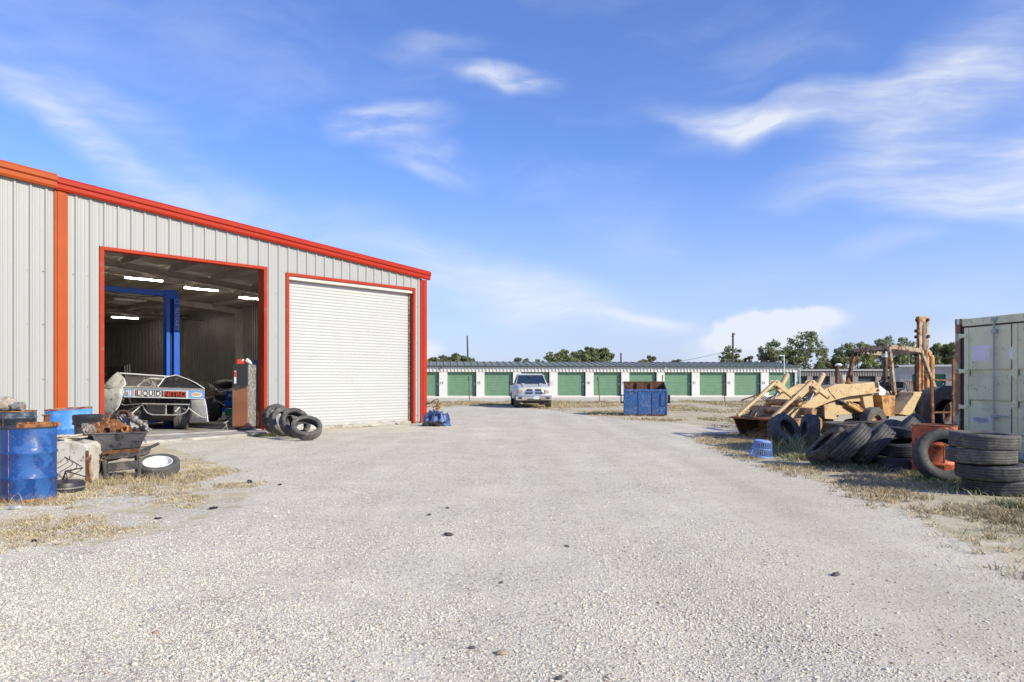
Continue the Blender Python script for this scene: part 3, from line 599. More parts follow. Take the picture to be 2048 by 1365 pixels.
def tyre_bm(mb, R_, w, lugs=0, groove=True, seg=48, rim=.6, R3=None, o=(0,0,0), bulge=1.0):
    ri = R_*rim; h = w/2
    prof = [(ri, -h*.74), (ri*1.03, -h*.86), (R_*.82, -h*.99*bulge), (R_*.93, -h*.95), (R_*.985, -h*.82)]
    if groove:
        for g in (-.55, -.2, .2, .55): prof += [(R_, h*(g-.14)), (R_, h*(g-.035)), (R_-.012, h*(g-.02)), (R_-.012, h*(g+.02)), (R_, h*(g+.035))]
        prof.append((R_, h*.70))
    else: prof += [(R_, -h*.6), (R_*1.004, -h*.2), (R_*1.004, h*.2), (R_, h*.6)]
    prof += [(R_*.985, h*.82), (R_*.93, h*.95), (R_*.82, h*.99*bulge), (ri*1.03, h*.86), (ri, h*.74), (ri-.004, h*.70), (ri+.03, h*.66), (R_*.87, h*.80), (R_-.035, h*.5), (R_-.035, -h*.5), (R_*.87, -h*.80), (ri+.03, -h*.66), (ri-.004, -h*.70)]
    mod = None
    if lugs:
        def mod(i, j, r):
            if r > R_*.975: return r - (.016 if (i+j*2) % 4 < 2 else 0)
            if r > R_*.92: return r - (.008 if (i//2) % 2 else 0)
            return r
    return mb.lathe(prof, seg, R3, o, True, mod)
def axis_rot(ax, spin=0): return (Vector(ax).normalized().to_track_quat('Z', 'Y').to_matrix() @ Matrix.Rotation(spin, 3, 'Z'))
def wheel_part(parent, c, ax, R_, w, m_t, m_r, nm='wheel', rimr=.58, lugs=0, seg=40, groove=True):
    rot = axis_rot(ax); e = rot.to_euler()
    mb = MB(); tyre_bm(mb, R_, w, lugs, groove, seg, rimr); o = mb.build('tyre', m_t, parent, loc=c, rot=e, smooth=50)
    ri = R_*rimr; h = w/2; mb = MB(); mb.lathe([(ri, -h*.7), (ri, h*.7), (ri-.012, h*.7), (ri-.03, h*.35), (ri*.55, h*.15), (ri*.32, h*.32), (0, h*.32)], 24); r_o = mb.build('rim', m_r, parent, loc=c, rot=e, smooth=35); return o
for x_, dy in ((363, .55), (264, .75)):
    c = P(x_, 762, cy+dy) - RC; c.z = .42; wheel_part(car, c, (.95, .31, 0), .42, .36, m_rubber2, m_dark, groove=True)
for x_, dy in ((340, 3.4), (245, 3.6)):
    c = P(x_, 762, cy+dy) - RC; c.z = .40; wheel_part(car, c, (.95, .31, 0), .40, .3, m_rubber3, m_dark)
# ---------------------------------------------------------------- second, blue race car deep in the bay
c2y = 24.6; RC2 = Vector((P(450, 762, c2y).x, c2y, .06)); car2 = empty('race_car', RC2, 0, 'dark and blue open-wheel race car parked in shade behind the rusty locker', 'race car')
def R2(x, y, dY=0): return P(x, y, c2y+dY) - RC2
c = R2(424, 800, 0); c.z = .36; wheel_part(car2, c, (-.8, -.6, 0), .37, .33, m_rubber3, m_greyst)
c = R2(492, 800, 1.4); c.z = .36; wheel_part(car2, c, (-.8, -.6, 0), .37, .33, m_rubber3, m_greyst)
m_cblue = mat('race_blue', (.02,.12,.48), .35, var=.1); m_cw = mat('race_white', (.6,.62,.66), .4)
mb = MB()
for (q, dd) in (([(452,783),(473,783),(474,799),(453,799)], 0), ([(450,801),(475,801),(475,813),(448,813)], -.1), ([(446,816),(476,816),(476,823),(445,823)], -.2)): mb.prism([R2(x,y,dd) for x,y in q], (-.05,.10,0))
mb.build('nose_panel', m_cblue, car2); mb = MB(); mb.prism([R2(445,824,-.25), R2(476,824,-.25), R2(477,836,-.3), R2(443,836,-.3)], (0,.1,0)); mb.build('side_panel', m_cw, car2); mb = MB(); mb.prism([R2(456,782,.1), R2(474,782,.1), R2(474,768,.2)], (0,.05,0)); mb.build('side_panel', m_cw, car2)
mb = MB(); mb.lathe([(0,0),(.11,0),(.11,.004)], 24, Matrix.Rotation(D(90),3,'X') @ Matrix.Diagonal((1,.5,1)), R2(463,791.5,-.05)); mb.build('badge', m_bw, car2)
mb = MB(); mb.lathe([(0,0),(.10,0),(.10,.004)], 24, Matrix.Rotation(D(90),3,'X') @ Matrix.Diagonal((1,.45,1)), R2(463,791.5,-.056)); mb.build('badge', m_cblue, car2); text_mesh('lettering', 'Ford', .075, m_bw, car2, R2(463,791.5,-.066), (D(90),0,0), .001)
mb = MB(); mb.ball(R2(452,768,.8), .42, 14, (1.05,1.1,.42)); mb.prism([R2(430,790,.5), R2(476,790,.5), R2(476,836,.5), R2(436,836,.5)], (-.3,2.5,0)); mb.build('body', m_blackp, car2, smooth=True)
mb = MB(); mb.tube([R2(420,770,.2), R2(440,785,.1), R2(455,781,0)], .02, 6); mb.tube([R2(418,768,.2), R2(426,782,.1)], .02, 6); mb.tube([R2(424,796,0), R2(450,812,-.1)], .02, 6); mb.build('suspension_arm', m_tubes, car2)
# ---------------------------------------------------------------- rusty locker at the jamb
cab = empty('steel_locker', (P(488, 762, 20.25).x, 20.2, .075), D(-4), 'tall narrow locker, black above and rust brown below, at the right bay jamb', 'cabinet')
m_cab = bpy.data.materials.new('burnt_locker_paint'); m_cab.use_nodes = True; t = m_cab.node_tree; n = t.nodes; l = t.links; b = n['Principled BSDF']; b.inputs['Roughness'].default_value = .6
tc_ = n.new('ShaderNodeTexCoord'); s_ = n.new('ShaderNodeSeparateXYZ'); l.new(tc_.outputs['Object'], s_.inputs[0]); no = n.new('ShaderNodeTexNoise'); no.inputs['Scale'].default_value = 4; no.inputs['Detail'].default_value = 7; l.new(tc_.outputs['Object'], no.inputs['Vector'])
ad = n.new('ShaderNodeMath'); ad.operation = 'MULTIPLY_ADD'; l.new(no.outputs[0], ad.inputs[0]); ad.inputs[1].default_value = 1.0; l.new(s_.outputs[2], ad.inputs[2])
cr = n.new('ShaderNodeValToRGB'); l.new(ad.outputs[0], cr.inputs[0]); e_ = cr.color_ramp.elements; cr.color_ramp.interpolation = 'LINEAR'
mr_ = n.new('ShaderNodeMapRange'); l.new(ad.outputs[0], mr_.inputs[0]); mr_.inputs[1].default_value = 0; mr_.inputs[2].default_value = 2.4; l.new(mr_.outputs[0], cr.inputs[0])
e_[0].position = .0; e_[0].color = (.20,.085,.045,1); e_[1].position = .72; e_[1].color = (.035,.035,.037,1)
for p_, c__ in ((.30,(.30,.12,.055,1)), (.50,(.24,.10,.05,1)), (.645,(.30,.13,.06,1)), (.68,(.06,.05,.05,1))): q_ = e_.new(p_); q_.color = c__
l.new(cr.outputs[0], b.inputs['Base Color'])
mb = MB(); mb.bx((-.22, -.20, .06), (.22, .33, 1.80)); mb.build('cabinet_body', m_cab, cab, bevel=.008)
mb = MB(); mb.bx((-.215, -.222, .10), (.215, -.202, 1.78)); mb.build('door', m_cab, cab, bevel=.006)
mb = MB(); mb.bx((.2205, -.18, .08), (.226, .32, 1.79)); mb.build('side_panel', mat('scratched_grey_side', (.17,.165,.16), .6, var=.3, spots=(.4,.38,.36), samt=.3, sscale=14), cab)
mb = MB(); mb.bx((-.16, -.226, 1.27), (-.10, -.2225, 1.62)); mb.build('sticker', m_bw, cab); mb = MB(); mb.bx((-.16, -.2295, 1.45), (-.10, -.2265, 1.60)); mb.build('sticker', m_br, cab)
for x in (-.2, .2): 
    mb = MB(); mb.bx((x-.03, -.2, 0), (x+.03, .3, .06)); mb.build('foot', m_dark, cab)
bx_ = empty('cardboard_box', (P(490, 762, 20.3).x, 20.22, 1.882), D(8), 'torn red and white box of rags on top of the locker', 'box')
mb = MB(); mb.bx((-.16, -.12, 0), (.02, .1, .13)); mb.build('box_side', m_br, bx_, bevel=.01)
mb = MB()
rr = random.Random(3)
for k in range(14): mb.ball((rr.uniform(-.1,.2), rr.uniform(-.1,.12), rr.uniform(.03,.11)), rr.uniform(.03,.06), 6, (1.3,1,.6), Matrix.Rotation(rr.random()*3, 3, (rr.random(), 1, .3)))
mb.build('rags', m_bw, bx_)
pl = MB(); pl.bar(P(506,863,20.5), P(503,792,20.75), .07, .03, (0,1,0)); tag(pl.build('wooden_plank', m_wood, bevel=.003), 'bare wooden plank leaning upright between locker and jamb', 'plank')
pl = MB(); pl.bar(P(511,864,20.9), P(511,720,21.1), .09, .03, (0,1,0)); tag(pl.build('blue_board', m_blue), 'narrow dark blue board standing behind the right jamb', 'board')
# jack stand, tub
js = empty('jack_stand', (P(453, 762, 19.9).x, 19.9, .06), .3, 'small bare metal jack stand on the concrete left of the locker', 'jack stand')
mb = MB(); mb.bar((.04,0,0), (-.03,0,.22), .025, .012); mb.build('leg', m_wood, js); mb = MB(); mb.bar((-.12,.05,.01), (.0,0,.12), .025, .012); mb.build('leg', m_wood, js); mb = MB(); mb.bar((-.07,-.01,.20), (.05,.0,.26), .03, .025); mb.build('head', m_steel, js)
tub = empty('oil_tub', (P(464, 762, 21.9).x, 21.9, .06), 0, 'plastic tub with a green lid in the shade left of the locker', 'tub')
mb = MB(); mb.lathe([(.12,0),(.15,.32)], 16); mb.build('tub_body', mat('clear_plastic', (.25,.3,.28), .3), tub, smooth=True); mb = MB(); mb.bx((-.17,-.14,.32), (.17,.14,.52)); mb.build('lid', mat('green_plastic', (.02,.2,.09), .4), tub, bevel=.02)
# ---------------------------------------------------------------- clutter along the back of the bay
wg = empty('spoiler_wing', B(1.6, 23.5, 1.35), A_W, 'large black wing panel with white end plates hung at the back of the bay', 'race car wing')
mb = MB(); mb.box((-1.3, 0, .35), (3.4, .05, 1.05)); mb.build('wing_panel', m_blackp, wg)
for x in (.42, .55, .30): mb = MB(); mb.bar((x, -.12, -.4+x*.5), (x-.06, -.1, .75+x*.4), .02, .05); mb.build('end_strut', m_whiteplain, wg)
mb = MB(); mb.plate([(-3.0, -.05, .87), (-3.35, -.05, 1.25), (-3.7, -.05, .1), (-3.0, -.05, -.18)], .03); mb.build('end_plate', m_dark, wg)
sh = empty('shelf_rack', B(6.3, 21.0, .06), A_W, 'loaded grey shelf rack under a black cover by the rear wall', 'shelf')
for z in (.75, 1.2, 1.55): mb = MB(); mb.bx((-.7,-.25,z), (.7,.25,z+.07)); mb.build('shelf_board', m_alu, sh)
for x in (-.7,.7):
    for y in (-.25,.25): mb = MB(); mb.bx((x-.02,y-.02,0), (x+.02,y+.02,2.2 if x > 0 else 1.6)); mb.build('upright', m_steel, sh)
tv = MB(); tv.ball((-.15,0,1.98), .36, 10, (1.5,.8,.75)); tv.prism([(-.5,-.2,1.8),(-.1,-.2,2.05),(.25,-.2,2.4),(.5,-.2,2.0),(.45,-.2,1.75)], (0,.4,0)); tag(tv.build('black_cover', m_black, loc=B(6.3,21,.06), rot=(0,0,A_W)), 'crumpled black cover piled on top of the shelf rack', 'cover')
wb = empty('workbench', B(2.6, 17.5, .06), A_W, 'pale cluttered workbench standing behind the blue lift post', 'workbench')
mb = MB(); mb.bx((-1.0,-.35,.95), (.9,.35,1.02)); mb.build('bench_top', m_alu, wb); mb = MB(); mb.bx((-.95,-.3,0), (.85,.3,.949)); mb.build('bench_body', mat('grey_bench', (.3,.3,.29), .6), wb)
CR = [(1.2,14.2,m_greyst,'box','low grey crate nearest the right wall behind the race car'),(1.9,15.2,m_dark,'can','dark crate with a round can, second from the right wall'),(2.9,14.6,m_black,'box','black crate carrying a pale box behind the spoiler'),(3.6,15.8,m_greyst,'bar','grey crate with bent bars in front of the workbench'),(4.3,14.8,m_dark,'box','dark crate just right of the blue lift post'),(5.4,16.2,m_black,'can','black crate with a can left of the lift post'),(1.1,16.6,m_dark,'bar','rearmost dark crate against the ribbed right wall')]
rr = random.Random(11)
for s, w, mm, q, lab in CR:
    st = MB(); st.bx((-.35,-.28,0), (.35,.28,1.02)); st.bx((-.38,-.31,1.02), (.38,.31,1.05)); base = st.build('parts_crate', mm, loc=B(s,w,.06), rot=(0,0,A_W+rr.uniform(-.3,.3)), bevel=.01); tag(base, lab, 'crate', 'crates at the back of the bay')
    t_ = MB(); h_ = rr.uniform(.2,.35)
    if q == 'box': t_.bx((-.2,-.14,0), (.2,.14,h_))
    elif q == 'can': t_.lathe([(.13,0),(.14,h_*.8),(.06,h_),(0,h_)], 12)
    else: t_.tube([(-.25,0,.02),(-.1,0,h_),(.12,.05,h_*.9),(.25,0,.03)], .022, 5); t_.tube([(-.2,.1,.02),(0,.1,h_*1.2),(.2,.1,.03)], .022, 5)
    o = t_.build({'box':'parts_box','can':'metal_can','bar':'bent_bar'}[q], m_alu if q != 'bar' else m_steel, loc=B(s,w,1.115), rot=(0,0,rr.random()*3)); tag(o, {'box':'pale box','can':'round metal can','bar':'bent steel bar'}[q]+' lying on the '+lab.split(',')[0].replace(' carrying a pale box','').replace(' with a round can','').replace(' with bent bars','').replace(' with a can',''), 'car part')
# ---------------------------------------------------------------- loose tyres
def lowest(ax, R_, w): a = Vector(ax).normalized(); return R_*math.sqrt(max(0, 1-a.z*a.z)) + w/2*abs(a.z)
def tyre(xp, Yd, ax, R_, w, m_, label, group, lugs=0, z=None, seg=56, rim=.6, spin=0, groove=True, zoff=0):
    X = P(xp, 762, Yd).x; gz = float(ground_z(np.array([X]), np.array([Yd]))[0])
    c = Vector((X, Yd, (gz+lowest(ax, R_, w)-.008+zoff) if z is None else z))
    mb = MB(); tyre_bm(mb, R_, w, lugs, groove, 96 if lugs else seg, rim)
    o = mb.build('tyre', m_, loc=c, rot=axis_rot(ax, spin).to_euler(), smooth=55, fix=False); tag(o, label, 'tyre', group); return o
gt = 'used tyres by the roller door'
tyre(553, 19.45, (.78,-.58,.22), .40, .25, m_rubber, 'hindmost tyre of the row, leaning against the wall strip between bay and roller door', gt, rim=.68)
tyre(566, 18.75, (.74,-.58,.33), .37, .24, m_rubber2, 'second tyre of the row by the roller door, mostly hidden by its neighbour', gt, rim=.68)
tyre(590, 18.2, (.60,-.60,.53), .385, .25, m_rubber, 'third tyre of the row by the roller door, wide black hole showing', gt, rim=.70)
tyre(613, 17.6, (.22,-.55,.80), .37, .22, m_rubber2, 'front tyre of the row by the roller door, tipped back and resting on the gravel', gt, rim=.70)
# ---------------------------------------------------------------- drums
def ring_mod(z, r, bulge=.012, hw=.012): return [(r, z-hw), (r+bulge, z-.004), (r+bulge, z+.004), (r, z+hw)]
def drum(name, loc, R_, hgt, m_body, m_rim, label, group=None, open_top=False, rings=(.33,.66), rot=(0,0,0), cat='drum', seam=True, mtop=None):
    t = empty(name, loc, 0, label, cat, group, rot)
    prof = [(R_-.012, .0), (R_+.004, .004), (R_+.004, .018), (R_, .022)]
    for f in rings: prof += ring_mod(f*hgt, R_, .014, .022)
    prof += [(R_, hgt-.02)]
    if open_top: prof += [(R_-.004, hgt-.02), (R_-.008, .05), (0, .05)]
    mb = MB(); mb.lathe(prof, 56); mb.build('drum_body', m_body, t, smooth=40)
    mb = MB(); mb.lathe([(R_-.006, hgt-.019), (R_+.008, hgt-.016), (R_+.009, hgt-.002), (R_-.002, hgt), (R_-.012, hgt-.012)], 56, close=True); mb.build('rim', m_rim, t, smooth=40)
    if not open_top: mb = MB(); mb.lathe([(R_-.012, hgt-.028), (R_-.03, hgt-.024), (0, hgt-.022)], 40); mb.build('drum_lid', mtop or m_rim, t)
    if seam: mb = MB(); mb.box((-.03, -R_-.0005, hgt/2), (.006, .006, hgt-.06)); mb.build('seam', m_rusto, t)
    return t
m_drumblue = mat('deep_blue_drum', (.008,.055,.23), .36, var=.35, vscale=3, spots=(.02,.10,.32), samt=.4, sscale=4, wear2=(.20,.13,.12), w2amt=.13, w2scale=38, streak=True, bump=.001, bscale=10)
m_drumlight = mat('light_blue_drum', (.07,.26,.72), .42, var=.08, vscale=3, spots=(.18,.38,.75), samt=.2, sscale=7, streak=True)
m_drumdark = mat('navy_grey_drum', (.04,.055,.085), .35, var=.35, vscale=3, spots=(.16,.17,.19), samt=.3, sscale=5, streak=True)
m_drumor = mat('orange_drum', (.52,.10,.028), .55, var=.2, vscale=3, spots=(.10,.05,.035), samt=.28, sscale=9, wear2=(.30,.10,.05), w2amt=.3, w2scale=5)
gd = 'steel drums left of the open bay'
gz0 = G(55, 1003)
d1 = drum('oil_drum', (P(56,762,8.76).x, 8.76, -.03), .296, .90, m_drumblue, m_dark, 'deep blue steel drum with scuffs and a rusty foot, nearest the camera at far left', gd, mtop=m_drumblue)
mb = MB(); mb.lathe([(.2985, .0), (.301, .01), (.3005, .05), (.298, .055)], 48, close=False, mod=lambda i, j, r: r-(.008*(math.sin(i*1.7)+math.sin(i*.7)) if j == 2 else 0)); mb.build('rust_band', m_rusto, d1)
d2 = drum('oil_drum', (P(33,762,13.2).x, 13.2, -.01), .31, .89, m_drumdark, m_rusto, 'dark navy steel drum with an orange rusty rim, behind the deep blue one', gd, rings=(.86,.5,.2), mtop=m_rusto)
d3 = drum('oil_drum', (P(145,762,11.95).x, 11.95, -.02), .335, .99, m_drumlight, m_rusto, 'light blue drum with an orange rim standing against the wall by the seam trim', gd, open_top=True, rings=(.40,.68), rot=(D(2.0),D(-2.5),0), seam=False)
# things on the drums
cl = MB(); rr = random.Random(4)
mb = MB(); mb.ball((0,0,.13), .17, 14, (1.25,.9,.85)); mb.ball((-.22,.02,.11), .16, 12, (1.1,1,.8)); mb.box((.08,-.02,.17), (.26,.2,.03), Matrix.Rotation(D(28),3,'Y'))
o = mb.build('scrap_bundle', mat('tan_scrap', (.33,.27,.21), .85, var=.4, vscale=10, spots=(.5,.46,.4), samt=.4, sscale=12, bump=.01, bscale=16), loc=(P(14,762,13.15).x, 13.1, .868), smooth=60); tag(o, 'tan lumpy bundle of scrap lying on the dark drum with the rusty rim', 'scrap')
mb = MB(); mb.cyl((-.06,0,.085), (.09,0,.085), .085, 18); o = mb.build('alternator', m_greyst, loc=(P(40,762,13.1).x, 13.05, .868), smooth=True); tag(o, 'round grey metal housing on the right edge of the dark drum', 'car part')
rb = empty('rusty_tray', (P(76,762,8.85).x, 8.86, .852), D(8), 'shallow orange rusty tray lying on top of the deep blue drum', 'tray')
mb = MB(); mb.bx((-.18,-.10,0), (.18,.12,.012)); mb.build('tray_base', m_rusto, rb)
for q in (((-.18,-.11,0),(.18,-.098,.045)), ((-.18,.12,0),(.18,.132,.06)), ((-.192,-.11,0),(-.18,.13,.06)), ((.18,-.11,0),(.192,.13,.05))): mb = MB(); mb.bx(*q); mb.build('tray_side', m_rusto, rb)
mb = MB(); mb.lathe([(.052,0),(.052,.006),(.033,.01),(.033,.115),(.055,.12),(.055,.13),(0,.13)], 18); o = mb.build('metal_spool', m_rust, loc=(P(86,762,8.95).x, 9.02, .87), smooth=True); tag(o, 'small upright rusty spool standing on the tray on the blue drum', 'spool')
# black bin
bn = empty('plastic_bin', (P(176,762,11.05).x, 11.05, -.01), 0, 'tall black plastic bin with a ribbed rim in front of the light blue drum', 'bin')
mb = MB(); mb.lathe([(.16,0),(.185,.78),(.188,.80),(.178,.80),(.155,.03),(0,.03)], 32); mb.build('bin_body', mat('dusty_black_plastic', (.07,.07,.075), .5, var=.25, spots=(.2,.19,.18), samt=.25, sscale=6, streak=True), bn, smooth=True)
mb = MB(); mb.lathe([(.20,.76),(.212,.765),(.212,.80),(.203,.81),(.207,.84),(.212,.85),(.21,.905),(.20,.915),(.19,.905),(.188,.77)], 32, close=True); mb.build('rim', m_black, bn, smooth=True)
# white appliance
wa = empty('scrap_appliance', (P(150,762,10.25).x, 10.25, -.01), D(8), 'battered white scrap appliance shell between the blue drum and the wheelbarrow', 'appliance')
m_app = mat('dirty_white_enamel', (.56,.53,.48), .55, var=.15, vscale=3, spots=(.34,.28,.21), samt=.25, sscale=4, wear2=(.25,.12,.06), w2amt=.15, w2scale=9, bump=.012, bscale=4)
mb = MB(); mb.prism([(-.30,-.2,0),(.22,-.2,-.0),(.255,-.2,.30),(.25,-.2,.50),(.20,-.2,.555),(-.05,-.2,.60),(-.27,-.2,.57)], (0,.45,0)); mb.build('shell', m_app, wa, bevel=.02)
mb = MB(); mb.bx((.235,-.215,-.0), (.262,-.19,.46)); mb.build('rusty_edge', m_rust, wa); mb = MB(); mb.tube([(.29,-.21,0),(.275,-.2,.2),(.29,-.2,.4)], .012, 6); mb.build('pipe', m_rusto, wa)
mb = MB()
for k in range(6): 
    x0 = -.2+.06*k; mb.tube([(x0+.09*math.sin(k+q*1.1), -.213-.006*math.sin(q), .04+.05*q+.01*k) for q in range(7)], .004, 4)
mb.build('dead_vine', m_rustd, wa)
mb = MB(); rr = random.Random(8)
for k in range(5): mb.box((rr.uniform(-.15,.08), rr.uniform(-.1,.1), .60+k*.012), (.32-.03*k,.2,.02), Matrix.Rotation(rr.uniform(-.15,.15),3,'Y') @ Matrix.Rotation(rr.uniform(-.6,.6),3,'Z'))
o = mb.build('bark_slab', mat('pale_splintered_wood', (.52,.45,.36), .85, var=.3, vscale=9), loc=(wa.location.x, wa.location.y, 0), bevel=.004); tag(o, 'split pale wooden slabs lying on top of the white appliance', 'wood')
# black pan
pn = empty('black_pan', (P(126,762,9.4).x, 9.42, -.012), 0, 'round shallow black metal housing on the dry grass beside the blue drum', 'car part')
mb = MB(); mb.lathe([(.20,0),(.235,.01),(.24,.10),(.225,.125),(.12,.135),(.05,.15),(0,.15)], 36); mb.build('housing', m_black, pn, smooth=35); mb = MB(); mb.lathe([(.241,.045),(.247,.05),(.247,.06),(.241,.065)], 36, close=True); mb.build('trim_ring', m_steel, pn)
for a in (0, 1.3, 2.4): mb = MB(); mb.tube([(.05*math.cos(a),.05*math.sin(a),.15), (.02,.0,.26), (.30*math.cos(a-.6),.1*math.sin(a),.30-.1*a)], .009, 5); mb.build('rod', m_dark, pn)
# wheel with white rim
wr = empty('trailer_wheel', (P(314,762,10.75).x, 10.78, .15), 0, 'flat-lying trailer wheel with a clean white rim under the wheelbarrow handle', 'wheel')
ax = (.10,-.30,.95); rot = axis_rot(ax).to_euler()
mb = MB(); tyre_bm(mb, .30, .17, 0, True, 48, .66); mb.build('tyre', m_rubber2, wr, rot=rot, smooth=50, fix=False)
mb = MB(); mb.lathe([(.205,-.07),(.205,.074),(.198,.078),(.190,.072),(.186,.03),(.165,.012),(.15,-.02),(.10,-.015),(.07,.0),(.045,.0),(.045,-.04),(0,-.04)], 40); mb.build('rim', m_whiteplain, wr, rot=rot, smooth=40)
# ---------------------------------------------------------------- wheelbarrow full of scrap
wy = 10.45; WL = Vector((P(245,762,wy).x, wy, -.01)); wbw = empty('wheelbarrow', WL, 0, 'dented grey wheelbarrow on wooden legs heaped with rusty car parts', 'wheelbarrow')
def Wp(x, y, d=0): return P(x, y, wy+d) - WL
m_bar = mat('grey_dented_tray', (.155,.155,.165), .5, .1, var=.25, vscale=4, spots=(.06,.055,.055), samt=.3, sscale=10, wear2=(.3,.15,.08), w2amt=.12, w2scale=12, bump=.006, bscale=8)
topf = [Wp(181,868), Wp(236,867), Wp(295,864.5)]; topb = [Wp(190,868,.62), Wp(240,867,.62), Wp(292,865,.62)]
botf = [Wp(203,903,.10), Wp(222,899.5,.10), Wp(280,895,.10)]; botb = [Wp(206,903,.50), Wp(224,899,.50), Wp(278,895,.50)]
mb = MB(); V = topf+topb+botf+botb
mb.add(V, [(0,1,7,6),(1,2,8,7),(3,9,10,4),(4,10,11,5),(0,6,9,3),(2,5,11,8),(6,7,10,9),(7,8,11,10)]); tray = mb.build('tray', m_bar, wbw); sf = tray.modifiers.new('t', 'SOLIDIFY'); sf.thickness = .006
sb = tray.modifiers.new('b', 'BEVEL'); sb.width = .03; sb.segments = 3
mb = MB(); mb.tube(topf + topb[::-1], .010, 6, True); mb.build('rim', m_bar, wbw)
m_leg = mat('dark_grey_board', (.085,.08,.078), .75, var=.3, vscale=5, spots=(.2,.17,.14), samt=.3, sscale=8)
for k in range(7):
    x0, y0 = 288+k*1.6, 873+k*1.5; mb = MB(); mb.tube([Wp(x0-4,y0,-.02+.02*k), Wp(x0,y0+6,-.01+.02*k), Wp(x0-1,y0+11,.02*k)], .003, 4)
    if k < 4: mb.build('spring_wire', m_dark, wbw)
for q in ((207,905,0,213,957,0),(203,908,.45,207,948,.5)): mb = MB(); mb.bar(Wp(q[0],q[1],q[2]), Wp(q[3],q[4],q[5]), .045, .03, (0,1,0)); mb.build('leg', m_leg, wbw)
for q in ((277,905,0,279,951,0),(272,905,.45,273,944,.5)): mb = MB(); mb.bar(Wp(q[0],q[1],q[2]), Wp(q[3],q[4],q[5]), .035, .03, (0,1,0)); mb.build('leg', m_leg, wbw)
mb = MB(); mb.prism([Wp(204,903,.12), Wp(278,896,.12), Wp(276,912,.12), Wp(262,918,.12), Wp(232,916,.12), Wp(208,926,.12)], (0,.36,0)); mb.build('under_frame_shade', m_leg, wbw)  # solid dark block stands for the frame and the shade under the tray
mb = MB(); mb.bar(Wp(206,906,-.02), Wp(279,900,-.02), .05, .04, (0,1,0)); mb.build('rail', m_rustd, wbw)
mb = MB(); mb.prism([Wp(214,927,-.02), Wp(274,921,-.02), Wp(275,938,-.02), Wp(214,945,-.02)], (0,.025,0)); mb.build('cross_board', m_leg, wbw, bevel=.004)
for d_ in (0, .45): mb = MB(); mb.bar(Wp(262,913,d_), Wp(318,887,d_), .04, .035, (0,1,0)); mb.bar(Wp(205,918,d_), Wp(262,913,d_), .03, .03, (0,1,0)); mb.build('handle', m_leg, wbw, bevel=.006)
mb = MB(); mb.bar(Wp(202,922,-.01), Wp(223,901,.02), .035, .02, (0,1,0)); mb.build('brace', m_rust, wbw)
wheel_part(wbw, Wp(192, 928, .25), (.1,1,0), .17, .08, m_rubber3, m_rustd, seg=24)
g = 'rusty car parts heaped in the wheelbarrow'
def part(name, mb, m_, label, cat='car part', smooth=True, bevel=0): return tag(mb.build(name, m_, loc=WL, smooth=smooth, bevel=bevel), label, cat, g)
Rf = axis_rot((.12,-.95,.25))
mb = MB(); mb.lathe([(.05,0),(.115,0),(.118,-.03),(.19,-.03),(.192,-.045),(.19,-.06),(.12,-.06),(.05,-.02)], 40, Rf, Wp(213,862,.12), True)
for k in range(5): a = k*2*math.pi/5; mb.cyl(Wp(213,862,.12)+Rf@Vector((.085*math.cos(a),.085*math.sin(a),.0)), Wp(213,862,.12)+Rf@Vector((.085*math.cos(a),.085*math.sin(a),.02)), .008, 8)
part('brake_disc', mb, m_rust, 'big round rusty brake disc facing out of the wheelbarrow')
mb = MB(); mb.lathe([(.03,0),(.06,0),(.065,.03),(.05,.08),(.03,.08)], 20, axis_rot((.1,-1,.1)), Wp(253,859,.12), True); mb.box(Wp(253,859,.10), (.17,.03,.08), Matrix.Rotation(D(15),3,'Y')); part('pipe_flange', mb, m_rusto, 'rusty exhaust flange with a round hole right of the brake disc', bevel=.006)
mb = MB(); mb.box(Wp(247,848,.32), (.36,.24,.05), Matrix.Rotation(D(40),3,'Y') @ Matrix.Rotation(D(35),3,'X')); part('radiator_core', mb, m_greyst, 'grey flat heat exchanger slanting in the middle of the wheelbarrow', smooth=False, bevel=.006)
mb = MB(); mb.box(Wp(240,846,.24), (.40,.03,.035), Matrix.Rotation(D(40),3,'Y')); mb.box(Wp(243,848,.36), (.40,.03,.03), Matrix.Rotation(D(41),3,'Y')); part('rusty_bar', mb, m_rusto, 'pair of orange rusty bars slanting behind the brake disc', smooth=False)
mb = MB(); mb.box(Wp(202,846,.22), (.30,.05,.04), Matrix.Rotation(D(-25),3,'Y')); mb.box(Wp(196,850,.20), (.1,.1,.06), Matrix.Rotation(D(-20),3,'Y')); mb.cyl(Wp(206,838,.3), Wp(226,850,.25), .022, 8); part('control_arm', mb, m_rusto, 'orange rusty control arm at the upper left of the heap', smooth=False, bevel=.008)
mb = MB(); mb.lathe([(0,0),(.075,0),(.085,.02),(.085,.10),(.07,.13),(0,.13)], 18, axis_rot((.35,-.9,.2)), Wp(180,862,.15)); mb.cyl(Wp(177,861,0), Wp(177,861,.1), .03, 12); mb.box(Wp(170,852,.12), (.05,.08,.07)); part('alternator', mb, m_greyst, 'dusty alternator hanging over the left rim of the wheelbarrow')
mb = MB()
for k in range(4): mb.tube([Wp(240+14*math.cos(a)+k*3, 831-10*math.sin(a)+k*2.2, .2+.05*k+.05*math.sin(a)) for a in np.linspace(-.4, 3.6, 14)], .012, 6)
part('rubber_hose', mb, m_black, 'loops of black rubber hose on top of the heap')
mb = MB()
for k in range(2): mb.tube([Wp(246+12*math.cos(a)+k*4, 830-8*math.sin(a)+k*3, .16+.04*k) for a in np.linspace(-.3, 3.3, 12)], .016, 6)
part('rusty_coil', mb, m_rustd, 'dark rusty bent pipe loops behind the black hose')
mb = MB(); rr = random.Random(21)
